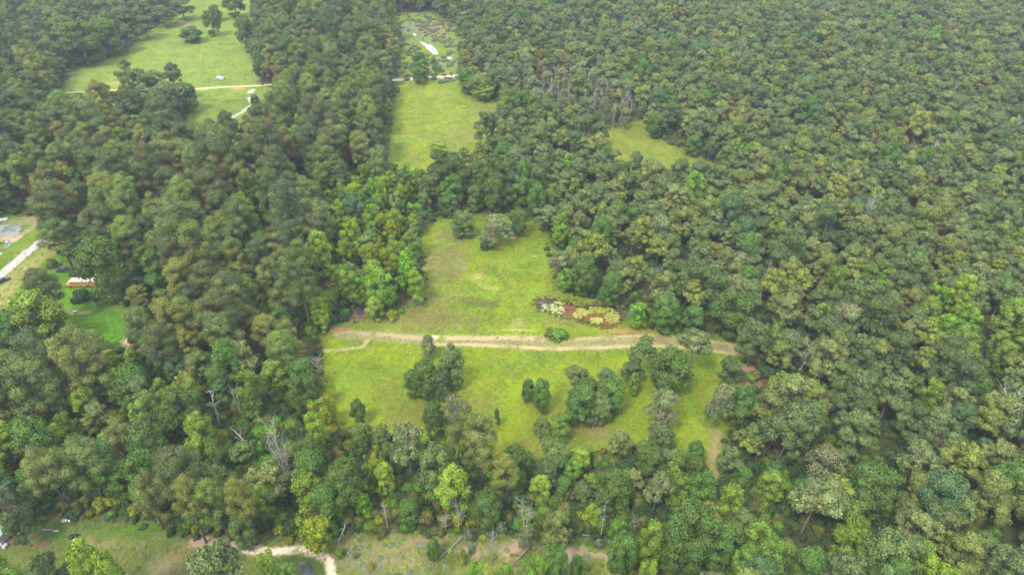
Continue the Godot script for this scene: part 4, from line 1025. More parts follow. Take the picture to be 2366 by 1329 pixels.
func named_trees():
	# standing alone or in clumps in the meadow
	tree("broad", 5, -18.5, -222.0, 10.5, 4.4, "leafy green tree standing first in the row at the meadow's back edge")
	tree("greyed", 0, -6.9, -215.6, 12.8, 5.8, "broad pale grey-green tree in the middle of the meadow's back edge")
	tree("bush", 0, -9.3, -213.8, 5.0, 2.7, "dark low bush against the foot of the pale grey-green tree")
	tree("broad", 4, 2.3, -223.5, 10.7, 3.9, "dark leafy tree beside the bare clay patch at the meadow's back")
	tree("oak", 5, 13.1, -226.1, 10.8, 5.0, "oak at the corner where the meadow meets the eastern wood")
	tree("greyed", 1, -25.0, -153.2, 8.1, 2.5, "small tree with a pale dead top by the mown strip")
	tree("broad", 4, -23.7, -136.9, 12.6, 4.0, "dark spreading tree of the southern meadow clump")
	tree("broad", 7, -27.9, -137.6, 8.8, 2.7, "low dark tree at the west side of the meadow clump")
	tree("broad", 5, -16.7, -141.4, 13.4, 3.8, "lighter green tree at the east side of the meadow clump")
	tree("broad", 2, -20.0, -135.8, 9.6, 2.3, "small bluish tree in front of the meadow clump")
	tree("greyed", 1, -17.9, -149.0, 8.6, 2.2, "thin grey tree rising behind the meadow clump")
	tree("broad", 7, 4.4, -134.9, 8.1, 2.0, "small dark tree, the western one of the meadow pair")
	tree("broad", 0, 8.3, -131.3, 11.3, 2.6, "rounded dark tree, the eastern one of the meadow pair")
	tree("oak", 6, 17.9, -139.7, 9.1, 3.4, "olive tree standing behind the large meadow thicket")
	tree("broad", 7, 18.3, -127.7, 11.9, 4.4, "big dark tree at the west of the large meadow thicket")
	tree("broad", 0, 26.9, -132.0, 11.0, 4.1, "big round green tree at the east of the large meadow thicket")
	tree("broad", 5, 23.4, -127.5, 9.6, 3.0, "soft green tree in front of the large meadow thicket")
	tree("yellow", 2, 15.2, -126.1, 7.5, 2.1, "olive-yellow sapling at the foot of the meadow thicket")
	tree("broad", 4, 21.3, -135.8, 7.6, 2.8, "dark tree in the heart of the large meadow thicket")
	tree("dead", 3, 16.9, -137.5, 5.1, 2.1, "pale twiggy dead crown poking from the meadow thicket")
	tree("dead", 3, 21.9, -125.3, 4.1, 1.5, "small grey dead bush at the thicket's front edge")
	tree("oak", 5, 27.1, -141.3, 6.3, 2.6, "small round oak behind the thicket's eastern tree")
	tree("oak", 7, 37.2, -146.8, 14.1, 3.5, "tall oak growing on the mown strip's south side")
	tree("oak", 2, 52.2, -147.6, 16.7, 4.1, "tall pale oak rising over the mown strip")
	tree("broad", 4, 44.3, -138.7, 14.9, 6.0, "wide dark tree dominating the meadow's eastern clump")
	tree("oak", 9, 34.6, -142.7, 7.3, 3.3, "dusky low oak beside the wide dark tree")
	tree("broad", 1, 34.1, -137.5, 8.3, 1.5, "slim bright green sapling beside the dusky low oak")
	tree("greyed", 1, 42.0, -144.5, 8.0, 3.2, "grey thin tree behind the wide dark tree")
	tree("greyed", 0, 39.6, -123.5, 15.7, 4.3, "pale half-bare tree alone in the southern meadow corner")
	tree("oak", 9, 62.0, -141.3, 11.4, 3.7, "dark low oak on the meadow's eastern border")
	tree("oak", 0, 60.5, -132.5, 9.2, 3.3, "grey-green oak at the border of the narrow meadow tongue")
	tree("greyed", 0, 54.2, -126.1, 15.0, 3.3, "pale grey tree leaning over the clay gap")
	tree("oak", 6, 71.2, -160.8, 9.5, 4.9, "oak at the eastern end of the mown strip")
	tree("broad", 4, -20.1, -121.1, 13.7, 2.8, "dark columnar tree at the meadow's southern edge")
	tree("greyed", 1, -14.4, -123.8, 11.8, 4.2, "grey-brown thin tree beside the dark columnar tree")
	tree("broad", 2, -4.0, -126.1, 6.2, 0.8, "thin dark sapling at the meadow's southern edge")
	tree("oak", 7, 7.5, -120.5, 8.6, 2.2, "small green oak at the meadow's front edge")
	tree("yellow", 2, 12.6, -121.1, 8.6, 3.2, "olive-yellow spreading tree at the meadow's front edge")
	tree("yellow", 1, -49.7, -126.1, 12.7, 3.9, "golden-yellow tree at the meadow's south-western corner")
	tree("yellow", 0, -49.0, -116.2, 14.1, 3.5, "yellow-green tree below the golden one")
	tree("broad", 4, -41.2, -127.7, 7.9, 2.1, "dark pointed tree at the meadow's south-western edge")
	tree("pine", 2, -7.4, -107.0, 24.1, 3.7, "tall greyish pine at the meadow's front edge")
	tree("pine", 0, -12.9, -109.6, 18.3, 3.1, "olive pine beside the tall greyish pine")
	tree("oak", 2, -25.4, -109.6, 17.6, 4.4, "pale rounded oak south of the meadow")
	# round the pond
	tree("broad", 7, 32.3, -180.1, 11.0, 4.1, "dark green tree hanging over the back of the pond")
	tree("broad", 4, 24.3, -185.4, 14.2, 4.8, "dense dark tree at the meadow side of the pond wood")
	tree("yellow", 3, 40.3, -168.8, 9.1, 3.3, "lime-leaved tree at the eastern end of the pond")
	tree("broad", 0, 48.0, -166.0, 13.0, 4.7, "rich green tree beside the lime-leaved tree at the pond")
	tree("broad", 7, 56.3, -165.3, 9.3, 3.8, "low leafy tree on the bank behind the mown strip")
	tree("broad", 4, 67.3, -163.9, 16.2, 6.0, "large dark leafy tree at the eastern bank of the meadow")
	tree("bush", 1, 14.5, -163.2, 3.2, 3.2, "bright green bush on the north side of the mown strip")
	tree("bush", 4, 12.1, -163.9, 2.7, 2.3, "olive bush beside the bright green bush on the strip")
	tree("bush", 2, 39.0, -172.5, 3.8, 1.7, "pale reeds bush at the pond's eastern bank")
	tree("dead", 0, 52.1, -180.6, 9.8, 2.9, "white branching dead tree in the wood behind the pond")
	tree("dead", 3, 48.3, -191.6, 7.9, 2.7, "twiggy grey dead crown behind the pond wood")
	tree("dead", 2, 61.7, -191.6, 8.2, 2.5, "forked pale snag in the eastern wood past the pond")
	tree("dead", 4, 15.9, -195.5, 5.2, 0.8, "pale stub at the meadow's eastern wood edge")
	# yellow-green belt along the meadow's western side
	tree("yellow", 0, -30.8, -179.4, 12.9, 3.7, "yellow-green tree at the tip of the western belt")
	tree("yellow", 3, -35.2, -187.3, 15.5, 4.3, "lime tree behind the belt's tip")
	tree("yellow", 1, -41.4, -195.5, 15.2, 4.2, "golden-green tree in the western belt")
	tree("broad", 1, -42.4, -177.7, 16.1, 4.9, "bright green tree at the foot of the western belt")
	tree("yellow", 1, -44.6, -218.0, 15.4, 4.8, "golden-topped tree high in the western belt")
	tree("yellow", 2, -36.1, -206.3, 12.9, 4.0, "olive-yellow tree on the meadow side of the belt")
	tree("broad", 3, -43.9, -171.4, 8.8, 2.8, "fresh light green sapling by the rust-brown pool")
	tree("bush", 3, -38.8, -171.8, 4.1, 2.1, "yellow-green bush at the belt's foot")
	# beside the drive and the bus
	tree("pine", 1, -157.0, -200.3, 19.3, 5.9, "leaning pine with a bare trunk beside the dark car")
	tree("broad", 4, -132.6, -180.1, 24.3, 7.1, "dark leafy tree overhanging the rear of the bus")
	tree("broad", 7, -133.6, -188.3, 16.5, 4.4, "deep green tree behind the overhanging tree")
	tree("bush", 0, -152.2, -195.5, 4.5, 3.0, "dark bush between the dark car and the bus")
	tree("bush", 4, -164.6, -201.4, 3.8, 2.3, "olive bush at the foot of the drive-side pine")
	tree("bush", 0, -144.3, -182.5, 4.7, 3.0, "round dark bush in front of the bus")
	tree("bush", 0, -145.4, -180.6, 3.1, 1.7, "lower dark bush joined to the round one")
	tree("bush", 4, -139.4, -182.0, 2.2, 1.5, "small olive bush near the clay spot")
	tree("pine", 4, -145.5, -168.8, 20.7, 4.7, "dusky pine between the drive and the lower wood")
	tree("broad", 6, -141.8, -158.7, 18.5, 7.3, "broad bright-topped tree at the western frame of the yard")
	tree("broad", 7, -146.8, -152.8, 14.8, 5.1, "deep green tree beside the bright-topped tree")
	tree("yellow", 3, -175.0, -230.6, 7.8, 3.4, "lime tree at the head of the drive")
	tree("dead", 3, -181.0, -237.2, 9.4, 3.4, "twiggy grey dead tree at the head of the drive")
	tree("pine", 3, -195.4, -246.0, 21.9, 4.9, "lone tall pine with a pale bare trunk")
	# far pasture
	tree("broad", 0, -53.1, -388.4, 16.4, 5.7, "lone dark tree standing on the sandy road")
	tree("yellow", 2, -46.3, -406.0, 10.3, 2.6, "thin olive tree in the marsh behind the sandy road")
	tree("broad", 4, -213.7, -466.4, 9.3, 7.2, "round dark tree alone in the far pasture")
	tree("broad", 4, -204.6, -481.0, 16.0, 5.6, "taller tree behind the lone round pasture tree")
	tree("broad", 7, -215.2, -517.1, 10.3, 5.0, "small tree farthest back in the pasture")
	tree("oak", 9, -246.7, -473.1, 16.4, 7.8, "leaning oak at the pasture's back corner")
	tree("oak", 3, -246.4, -501.7, 15.8, 7.6, "dusky oak on the pasture's rear border")
	tree("oak", 9, -239.5, -519.4, 16.2, 8.8, "dark oak shading the pasture's rear corner")
	tree("oak", 9, -248.2, -447.1, 15.2, 6.1, "small dark oak at the pasture's western corner")
	tree("broad", 7, -254.6, -438.4, 21.3, 9.5, "broad dusky tree on the pasture's western border")
	tree("broad", 4, -261.6, -421.7, 24.8, 13.6, "widest dark tree of the pasture's western border")
	tree("broad", 4, -171.0, -450.7, 20.1, 6.4, "leafy dark tree at the pasture's eastern corner")
	tree("broad", 4, -204.2, -526.3, 15.2, 7.9, "dark tree beyond the pasture's eastern corner")
	tree("broad", 4, -167.2, -524.0, 14.2, 3.2, "slim dark tree on the pasture's eastern rim")
	tree("broad", 7, -169.4, -346.3, 14.3, 5.0, "dark spreading tree beside the pasture track")
	tree("oak", 2, -176.4, -343.4, 17.6, 7.4, "pale sage oak of the pasture's middle clump")
	tree("oak", 5, -188.3, -350.5, 21.4, 8.8, "tallest oak of the pasture's middle clump")
	tree("broad", 5, -189.9, -338.7, 12.5, 6.7, "soft green tree in front of the middle clump")
	tree("broad", 7, -133.8, -343.4, 9.4, 2.7, "young upright tree beside the pale wash")
	tree("broad", 4, -127.8, -331.4, 8.1, 4.4, "round dark tree below the young upright tree")
	tree("broad", 1, -141.5, -318.0, 6.3, 3.2, "bright tree at the pasture's near edge")
	tree("broad", 7, -150.6, -322.2, 5.5, 2.8, "small dark tree at the pasture's near edge")
	tree("bush", 4, -63.6, -372.6, 4.2, 1.7, "olive bush at the pine corner of the sandy road")
	# around the northern field and the glade
	tree("oak", 1, -16.7, -364.2, 14.0, 7.1, "olive oak at the northern field's eastern corner")
	tree("broad", 0, -24.7, -372.0, 12.5, 5.3, "rich green tree beside the sandy road")
	tree("broad", 1, -15.3, -361.6, 10.1, 4.7, "bright low tree at the northern field's eastern corner")
	tree("broad", 3, -34.3, -292.6, 6.5, 4.0, "fresh light tree at the northern field's near end")
	tree("broad", 4, 69.6, -312.9, 11.8, 4.6, "dark tree at the glade's back corner")
	tree("broad", 7, 83.4, -292.6, 9.1, 4.0, "low dark tree on the glade's eastern rim")
	tree("rust", 0, 44.3, -452.5, 5.6, 4.5, "rust-red crown among the far green trees")
	tree("rust", 1, 51.8, -481.0, 8.6, 3.0, "dull purple-red tree behind the rust-red crown")
	tree("yellow", 2, 53.1, -468.3, 12.7, 3.2, "yellowish tree beside the purple-red one")
	tree("yellow", 2, 92.2, -491.2, 12.8, 4.2, "olive-yellow tree in the far wood")
	# standing dead wood
	tree("dead", 0, 134.8, -247.0, 9.2, 4.8, "white branching dead tree deep in the eastern wood")
	tree("dead", 5, 137.3, -229.0, 13.4, 4.2, "grey many-stemmed snag in the eastern wood")
	tree("dead", 0, -55.4, -143.9, 11.1, 2.7, "white dead tree at the meadow's western edge")
	tree("dead", 0, 87.2, -156.7, 6.9, 2.8, "brownish-white dead tree near the strip's eastern end")
	tree("dead", 5, -56.6, -109.9, 15.7, 3.3, "tall many-stemmed dead stool in the snag gap")
	tree("dead", 1, -28.9, -94.5, 10.1, 1.0, "pole-like snag with short limbs at the clearing's back")
	tree("dead", 0, -12.5, -94.2, 12.2, 2.2, "grey branching snag at the clearing's back")
	tree("dead", 2, 2.9, -94.1, 11.1, 2.0, "forked pair of pale bare stems above the clay")
	tree("dead", 1, 20.4, -91.6, 13.4, 1.1, "tall bare pole with short limbs right of the clearing")
	tree("dead", 2, -4.4, -86.0, 13.6, 1.4, "forked dead tree standing in the open clearing")
	tree("greyed", 0, 3.2, -89.4, 8.3, 2.1, "low pale half-dead bush under the forked stems")
	tree("dead", 0, -21.5, -105.1, 6.6, 1.8, "white dead crown among yellow-green trees")
	tree("dead", 3, 28.1, -94.2, 5.5, 1.5, "twiggy dead crown behind the clearing's eastern trees")
	tree("dead", 0, -15.2, -93.9, 7.1, 1.8, "white bent snag beside the grey branching snag")
	tree("dead", 3, 185.1, -291.7, 8.0, 3.0, "pinkish-grey dead crown in the eastern wood")
	tree("dead", 3, 137.2, -209.2, 5.3, 3.6, "pale bare crown in the eastern wood's middle")
	tree("dead", 3, 94.0, -403.0, 8.8, 3.8, "grey dead crown behind the northern field")
	tree("dead", 0, 152.6, -203.5, 5.3, 2.6, "pale spreading dead tree past the bare crown")
	tree("dead", 2, 144.4, -306.9, 8.9, 4.1, "thin forked snag in the far eastern wood")
	tree("dead", 3, 159.6, -463.6, 11.2, 4.3, "greyish dead crown in the far wood")
	tree("dead", 3, 168.5, -445.3, 9.6, 4.2, "pale dead crown in the far eastern wood")
	tree("dead", 3, 189.7, -262.8, 5.2, 2.8, "white bare crown toward the eastern frame")
	tree("dead", 3, 76.6, -92.5, 14.5, 1.9, "pale dead top above the lower eastern wood")
	tree("dead", 0, 101.1, -113.0, 5.8, 2.4, "white bent dead limbs in the south-eastern wood")
	tree("dead", 0, 54.0, -101.9, 5.8, 1.6, "white curled dead limb over a yellowish crown")
	tree("dead", 5, -91.8, -115.1, 11.5, 2.7, "several pale bare stems in the western mixed wood")
	tree("dead", 1, -79.1, -126.1, 13.1, 2.3, "leaning bare stem in the western mixed wood")
	tree("dead", 2, -74.3, -130.0, 11.6, 1.7, "forked grey stem above the snag gap")
	var stand := [[Vector2(24.4, -379.4), 3], [Vector2(28.0, -366.1), 1], [Vector2(31.7, -356.6), 2], [Vector2(36.9, -372.6), 3], [Vector2(36.9, -343.4), 1], [Vector2(41.8, -359.7), 1], [Vector2(42.6, -338.7), 2], [Vector2(46.7, -343.4), 1], [Vector2(50.9, -356.6), 3], [Vector2(38.7, -386.3), 3], [Vector2(28.7, -339.9), 1], [Vector2(24.8, -350.5), 1], [Vector2(61.3, -338.7), 3], [Vector2(55.7, -330.3), 3], [Vector2(60.4, -343.4), 0], [Vector2(19.1, -353.5), 3], [Vector2(16.4, -343.4), 1], [Vector2(50.4, -322.2), 3], [Vector2(4.5, -420.1), 3], [Vector2(21.8, -361.6), 1]]
	stand.sort_custom(func(p, q): return p[0].y > q[0].y)
	var tally := {}
	for q in stand:
		var n: int = tally.get(q[1], 0); tally[q[1]] = n + 1
		tree("dead", q[1], q[0].x, q[0].y, rng.randf_range(12, 17), rng.randf_range(1.6, 2.8), "%s dead tree of the dying stand, %s to the glade of its shape" % [tone["dead"][q[1]], ORDER[n]], "dead trees of the dying stand")
	mark("the dying stand", 39.2, -356.6)
	stand = [[Vector2(19.8, -343.4), 0], [Vector2(30.4, -332.0), 1], [Vector2(37.8, -327.6), 1], [Vector2(46.9, -330.3), 1], [Vector2(55.9, -323.3), 0], [Vector2(10.3, -379.4), 0], [Vector2(18.8, -376.0), 0]]
	stand.sort_custom(func(p, q): return p[0].y > q[0].y)
	for n in stand.size():
		var q = stand[n]
		tree("greyed", q[1], q[0].x, q[0].y, rng.randf_range(11, 14), rng.randf_range(3.0, 4.2), "%s tree among the dying stand, %s half-bare one to the glade" % [tone["greyed"][q[1]], ORDER[n]], "half-bare trees of the dying stand")
	# the front: trees at the foot of the frame
	tree("pine", 2, -81.2, -94.5, 18.1, 3.0, "greyish pine at the back of the yard by the pale stem")
	tree("pine", 5, -69.9, -90.9, 22.2, 3.1, "warm olive pine leaning from the pink soil patch")
	tree("pine", 3, -64.4, -91.4, 20.7, 3.6, "mid-green pine beside the warm olive pine")
	tree("pine", 5, -58.0, -90.7, 22.5, 2.9, "tall pine with a dark forked trunk above the sandy path")
	tree("broad", 5, -59.8, -90.0, 11.7, 2.7, "leafy understorey tree at the start of the sandy path")
	tree("yellow", 1, -44.2, -89.0, 13.9, 4.4, "golden-green tree standing over the sandy path")
	tree("yellow", 0, -50.4, -78.4, 15.7, 2.5, "yellow-green bushy tree in the path's inner bend")
	tree("yellow", 5, -46.3, -78.4, 13.0, 1.8, "pale lime sapling beside the dark pool")
	tree("oak", 2, -57.2, -74.1, 25.9, 4.6, "pale sage crown at the bottom of the yard")
	tree("broad", 3, -80.9, -73.7, 26.3, 3.0, "pale light-green crown, the taller one at the yard's front")
	tree("broad", 3, -77.0, -72.3, 24.5, 2.4, "pale light-green crown, the lower one at the yard's front")
	tree("oak", 9, -88.4, -73.2, 23.9, 3.4, "dark crown between the pale crowns and the frame")
	tree("broad", 1, -100.9, -75.1, 18.9, 3.0, "bright crown in the corner below the house")
	tree("oak", 3, -109.4, -90.0, 13.3, 2.5, "dusky tree with branches over the house roof")
	tree("greyed", 0, -113.7, -94.2, 15.2, 3.9, "pale-limbed tree behind the white-roofed house")
	tree("bush", 1, -17.2, -87.2, 7.6, 1.9, "round green bush alone in the scrubby clearing")
	tree("oak", 1, 9.7, -89.0, 14.1, 3.1, "vine-hung tree with a bare grey trunk in the clearing")
	tree("pine", 5, -1.5, -100.9, 17.5, 3.0, "olive pine with a slim bare trunk over the brown floor")
	tree("broad", 0, 8.6, -78.1, 17.4, 2.7, "rich green tree at the clearing's front")
	tree("broad", 1, 5.5, -77.4, 16.6, 2.5, "bright green tree at the clearing's front")
	tree("broad", 7, 13.3, -78.9, 12.2, 1.6, "deep green young tree at the clearing's front")
	tree("yellow", 3, -7.8, -76.5, 15.5, 1.8, "lime young tree at the bottom edge of the clearing")
	tree("broad", 1, -2.0, -76.0, 14.7, 2.6, "bright bushy crown at the bottom edge")
	tree("yellow", 0, 27.3, -77.4, 14.7, 2.4, "yellow-green crown at the clearing's eastern foot")
	tree("broad", 0, 23.8, -83.9, 13.3, 3.1, "rich green tree bounding the clearing on the east")
	tree("broad", 6, 29.4, -84.9, 14.9, 2.8, "grassy green tree behind the clearing's eastern border")
	tree("broad", 4, 82.0, -98.3, 16.7, 5.5, "broad dark green tree in the lower eastern wood")
	tree("oak", 2, 66.4, -92.5, 20.4, 5.2, "broad pale rounded oak in the lower eastern wood")
	tree("yellow", 2, 75.9, -90.3, 13.0, 4.3, "olive-yellow wide crown in the lower eastern wood")
	tree("bush", 2, -9.1, -88.6, 2.2, 0.9, "grey-green low bush beside the fallen trunk")
	tree("bush", 2, -9.6, -91.4, 4.7, 1.3, "pale grey-green bush behind the fallen trunk")
	tree("bush", 2, -2.3, -93.4, 4.5, 1.5, "bluish-grey round bush at the clearing's back")
	tree("bush", 2, -35.1, -87.2, 2.0, 0.7, "small grey-green bush near the white ring")
	tree("bush", 1, -38.7, -87.6, 2.9, 1.2, "bright bush at the sandy path's outer bend")
	tree("bush", 3, -30.9, -84.7, 2.0, 0.8, "yellow-green low bush in the scrubby clearing")
	tree("bush", 3, -10.8, -86.0, 4.7, 1.2, "yellowish bush beside the long fallen trunk")
	tree("bush", 2, 12.5, -91.4, 3.4, 1.4, "pale bush under the wood's edge")
	tree("bush", 2, 19.8, -90.0, 2.7, 1.2, "grey-green bush by the bare pole")
	tree("bush", 0, 25.3, -91.9, 5.0, 1.5, "dark bush under the bare pole's neighbours")
	tree("bush", 4, -30.0, -92.5, 3.7, 1.5, "olive bush at the foot of the pole-like snag")
	for m in [["the meadow's dead tree", -56.5, -143.9], ["the meadow pair", 6.6, -133.3], ["the large meadow thicket", 22.5, -132.5], ["the wide dark meadow tree", 45.6, -138.7], ["the white branching snag", 136.4, -247.0], ["the many-stemmed snag", 139.8, -229.0], ["the dead stool", -58.5, -109.9], ["the forked dead tree", -4.5, -86.0], ["the pole-like snag", -29.6, -94.5], ["the lone pine", -198.0, -246.0], ["the vine-hung tree", 10.0, -89.0], ["the pale rounded oak", 69.7, -92.5], ["the broad dark tree", 85.1, -98.3], ["the bent dead limbs", 102.3, -113.0], ["the curled dead limb", 54.7, -101.9], ["the bare crown", 138.2, -209.2], ["the pine clay gap", -111.9, -158.3], ["the bare stems", -94.0, -115.1], ["the belt's golden tree", -45.6, -218.0], ["the meadow's back row", -7.0, -218.0], ["the forked pale snag", 62.4, -191.6], ["the bright eastern gap", 140.0, -158.7], ["the brown floor gap", 83.8, -135.8], ["the dark columnar tree", -20.6, -121.1]]:
		mark(m[0], m[1], m[2])

# ------------------------------------------------------------------ the woods
const ORDER := ["nearest", "second nearest", "third nearest", "fourth nearest", "fifth nearest", "sixth nearest", "seventh nearest", "eighth nearest", "ninth nearest", "tenth nearest", "eleventh nearest", "twelfth nearest", "thirteenth nearest", "fourteenth nearest", "fifteenth nearest", "farthest"]

func on_screen(p: Vector3) -> Vector3:      # x, y in -1..1 of the frame, z = depth; only to tell which trees the photograph shows
	var t := cam.transform.affine_inverse() * p
	var depth := -t.z
	if depth < 1.0: return Vector3(9, 9, 1)
	var f := tan(deg_to_rad(cam.fov) / 2.0)
	return Vector3(t.x / depth / f / (1024.0 / 576.0), t.y / depth / f, depth)

func species(p: Vector2) -> Array:
	var a := na(p.x * 2.2 + 200, p.y * 2.2)
	var u := rng.randf()
	if inside(p, dying_stand) and u < 0.65: return ["greyed", rng.randi() % 2]
	if inside(p, green_back):
		return ["broad", [0, 4, 7, 5, 4][rng.randi() % 5]] if u < 0.6 else ["oak", 9]
	if inside(p, yellow_belt):
		if u < 0.6: return ["yellow", rng.randi() % 6]
		return ["broad", [1, 0, 5, 2, 3][rng.randi() % 5]] if u < 0.85 else ["oak", rng.randi() % 9]
	if inside(p, mixed_wood):
		if u < (0.40 if p.x > -55 else 0.18) - a * 0.1: return ["yellow", rng.randi() % 6]
		if u < 0.30: return ["oak", rng.randi() % 9]
		if u < 0.42 and p.x < -45: return ["pine", rng.randi() % 8]
		return ["broad", rng.randi() % 8]
	if inside(p, mixed_front):
		if u < 0.14: return ["yellow", [0, 2, 4, 5][rng.randi() % 4]]
		return ["oak", rng.randi() % 9] if u < 0.45 + (a - 0.5) else ["broad", rng.randi() % 8]
	if inside(p, bright_gap):
		return ["broad", [1, 3, 6][rng.randi() % 3]] if u < 0.7 else ["yellow", 3]
	if inside(p, pine_wood):
		if u < 0.05: return ["broad", 1]
		if u < 0.10 + maxf(0.0, a - 0.55): return ["broad", [0, 7, 4, 2, 3][rng.randi() % 5]]
		return ["pine", [0, 1, 2, 3, 4, 5, 6, 7, 0, 7, 4][rng.randi() % 11]]
	if inside(p, live_oaks):
		if u < 0.12: return ["broad", [4, 7, 0][rng.randi() % 3]]
		return ["oak", [9, 3, 9, 3, 6, 5][rng.randi() % 6]] if u < 0.75 else ["pine", rng.randi() % 8]
	# eastern oak wood
	if u > 0.984: return ["dead", [3, 0, 3, 2][rng.randi() % 4]]
	if u < 0.03: return ["yellow", [2, 4][rng.randi() % 2]]
	if u < 0.11 + maxf(0.0, a - 0.6) * 0.8: return ["broad", [5, 0, 2, 7, 1][rng.randi() % 5]]
	if u < 0.128: return ["greyed", rng.randi() % 2]
	return ["oak", [0, 1, 5, 3, 6, 7, 8, 0, 1, 2, 4, 9][rng.randi() % 12]]

func forest():
	var all := []
	var step := 6.2
	var rows := int(640.0 / step)
	for j in rows:
		var z0 := -64.0 - j * step
		for k in range(-86, 87):
			var p := Vector2((k + (j % 2) * 0.5) * step, z0) + Vector2(rng.randf_range(-3.2, 3.2), rng.randf_range(-3.2, 3.2))
			var half := 30.0 + absf(z0) * 0.78 + 26.0
			if absf(p.x) > half: continue
			var blocked := false
			for f in fields:
				if inside(p, f): blocked = true; break
			if blocked: continue
			for s in spots:
				if absf(p.x - s.x) < s.y + 2.4 and Vector2(p.x - s.x, p.y - s.z).length() < s.y + 2.4: blocked = true; break
			if blocked: continue
			if rng.randf() < (0.18 if inside(p, pine_wood) else 0.08): continue
			if inside(p, dying_stand) and rng.randf() < 0.5: continue
			if inside(p, thin_snags) and rng.randf() < 0.82: continue
			if inside(p, thin_front) and rng.randf() < 0.45: continue
			var sp := species(p)
			var d: Vector2 = dims[sp[0]][sp[1]]
			var s := rng.randf_range(0.80, 1.18) if rng.randf() < 0.7 else rng.randf_range(0.62, 1.42)
			var edge := 1e9
			for f in [meadow, north_field, side_glade, pasture, pasture_low, yard, front_yard]:
				edge = minf(edge, edge_distance(p, f)) if edge > 4.0 else edge
			if edge < 4.0: s *= rng.randf_range(0.62, 0.95)          # lower growth along the open ground
			var h := d.x * s * rng.randf_range(0.78, 1.18)
			if p.y > -122 and p.y < -98 and edge_distance(p, meadow) < 13.0: h = minf(h, rng.randf_range(6.0, 10.5))
			if p.x < -108.0 and p.y > -184.0 and p.y < -132.0: h = minf(h, rng.randf_range(7.0, 9.5) if p.y < -146.0 else rng.randf_range(9.0, 12.5))     # young growth below the bus yard
			if sp[0] == "dead": h = rng.randf_range(12.5, 15.5)
			if inside(p, thin_front) or inside(p, thin_snags): h *= 0.75
			all.append([sp[0], sp[1], p.x, p.y, h, minf(d.y * s * 0.95, h * 0.34), 0.0])
	# which of them show in the frame, and how large
	for t in all:
		var m := on_screen(Vector3(t[2], t[4] * 0.75, t[3]))
		t[6] = m.z if absf(m.x) < 0.985 and m.y < 0.985 and m.y > -1.04 else 1e6 + m.z
	all.sort_custom(func(a, b): return a[6] < b[6])
	var rest := {}
	var ranks := {}
	var limit := {"pine": 290, "oak": 290, "broad": 290, "yellow": 290, "greyed": 290, "rust": 290, "dead": 290}
	var word := {"pine": "pine", "oak": "oak", "broad": "leafy tree", "yellow": "tree", "greyed": "tree", "dead": "dead tree"}
	var groups := {"pine": "pines of the western wood", "oak": "oaks of the closed wood", "broad": "leafy trees of the mixed wood", "yellow": "yellow-green trees of the mixed wood", "greyed": "half-bare trees of the eastern wood", "dead": "dead trees standing in the oak wood"}
	# ranks count outward from each landmark
	var singles := []
	for t in all:
		if t[6] < 1e6 and count_of.get(t[0], 0) + ranks.get(t[0], 0) < limit[t[0]]:
			ranks[t[0]] = ranks.get(t[0], 0) + 1
			singles.append(t)
		else:
			var key := "%s/%d" % [t[0], t[1]]
			if not rest.has(key): rest[key] = []
			rest[key].append(t)
	for t in singles:
		var best := 1e18
		for m in marks:
			var q: float = Vector2(t[2] - m[1], t[3] - m[2]).length_squared()
			if q < best: best = q; t.resize(7); t.append(m[0]); t.append(best); t.append(m[1]); t.append(m[2])
	singles.sort_custom(func(a, b): return a[8] < b[8])
	var seen := {}
	for t in singles:
		var dx: float = t[2] - t[9]; var dz: float = t[3] - t[10]
		var side := ("left of" if dx < 0 else "right of") if absf(dx) > absf(dz) else ("beyond" if dz < 0 else "this side of")
		var key := "%s %s %s %s" % [tone[t[0]][t[1]], word[t[0]], side, t[7]]
		var n: int = seen.get(key, 0); seen[key] = n + 1
		plant(t[0], t[1], t[2], t[3], t[4], t[5], "%s, %s%s" % [key, ORDER[mini(n, 15)], " of its tone" if key.split(" ").size() < 12 else ""], groups[t[0]])
	# the rest of each kind is one mass
	var names := {"pine": ["distant_pine_wood", "dark pine wood filling the western and northern distance"], "oak": ["distant_oak_wood", "closed grey-green oak canopy reaching to the far frame"], "broad": ["distant_leafy_wood", "leafy green crowns scattered through the far woods"], "yellow": ["distant_yellow_wood", "yellowish crowns scattered through the far woods"], "greyed": ["distant_bare_wood", "thin greyish crowns in the far woods"], "dead": ["distant_dead_wood", "bare grey crowns scattered through the far woods"]}
	var mass := {}
	for key in rest:
		var list: Array = rest[key]
		var kind: String = list[0][0]; var k: int = list[0][1]
		if not mass.has(kind):
			var o := Node3D.new(); o.name = numbered(names[kind][0]); add_child(o)
			o.set_meta("label", names[kind][1]); o.set_meta("category", "wood"); o.set_meta("kind", "stuff")
			mass[kind] = o
		var frames := []
		var tints := []
		var d: Vector2 = dims[kind][k]
		for t in list:
			var b := Basis.from_euler(Vector3(rng.randf_range(-0.03, 0.03), rng.randf() * TAU, rng.randf_range(-0.03, 0.03)))
			frames.append(Transform3D(b * Basis.from_scale(Vector3(t[5] / d.y, t[4] / d.x, t[5] / d.y)), Vector3(t[2], 0, t[3])))
			var g := rng.randf_range(0.84, 1.16)
			tints.append(Color(g * rng.randf_range(0.93, 1.07), g, g * rng.randf_range(0.93, 1.07)))
		for piece in proto[kind][k].get_children():
			scatter(piece.name, piece.mesh, frames, tints if piece.name == "crown" else [], mass[kind])
	undergrowth()
	for kind in proto:
		for p in proto[kind]: p.free()

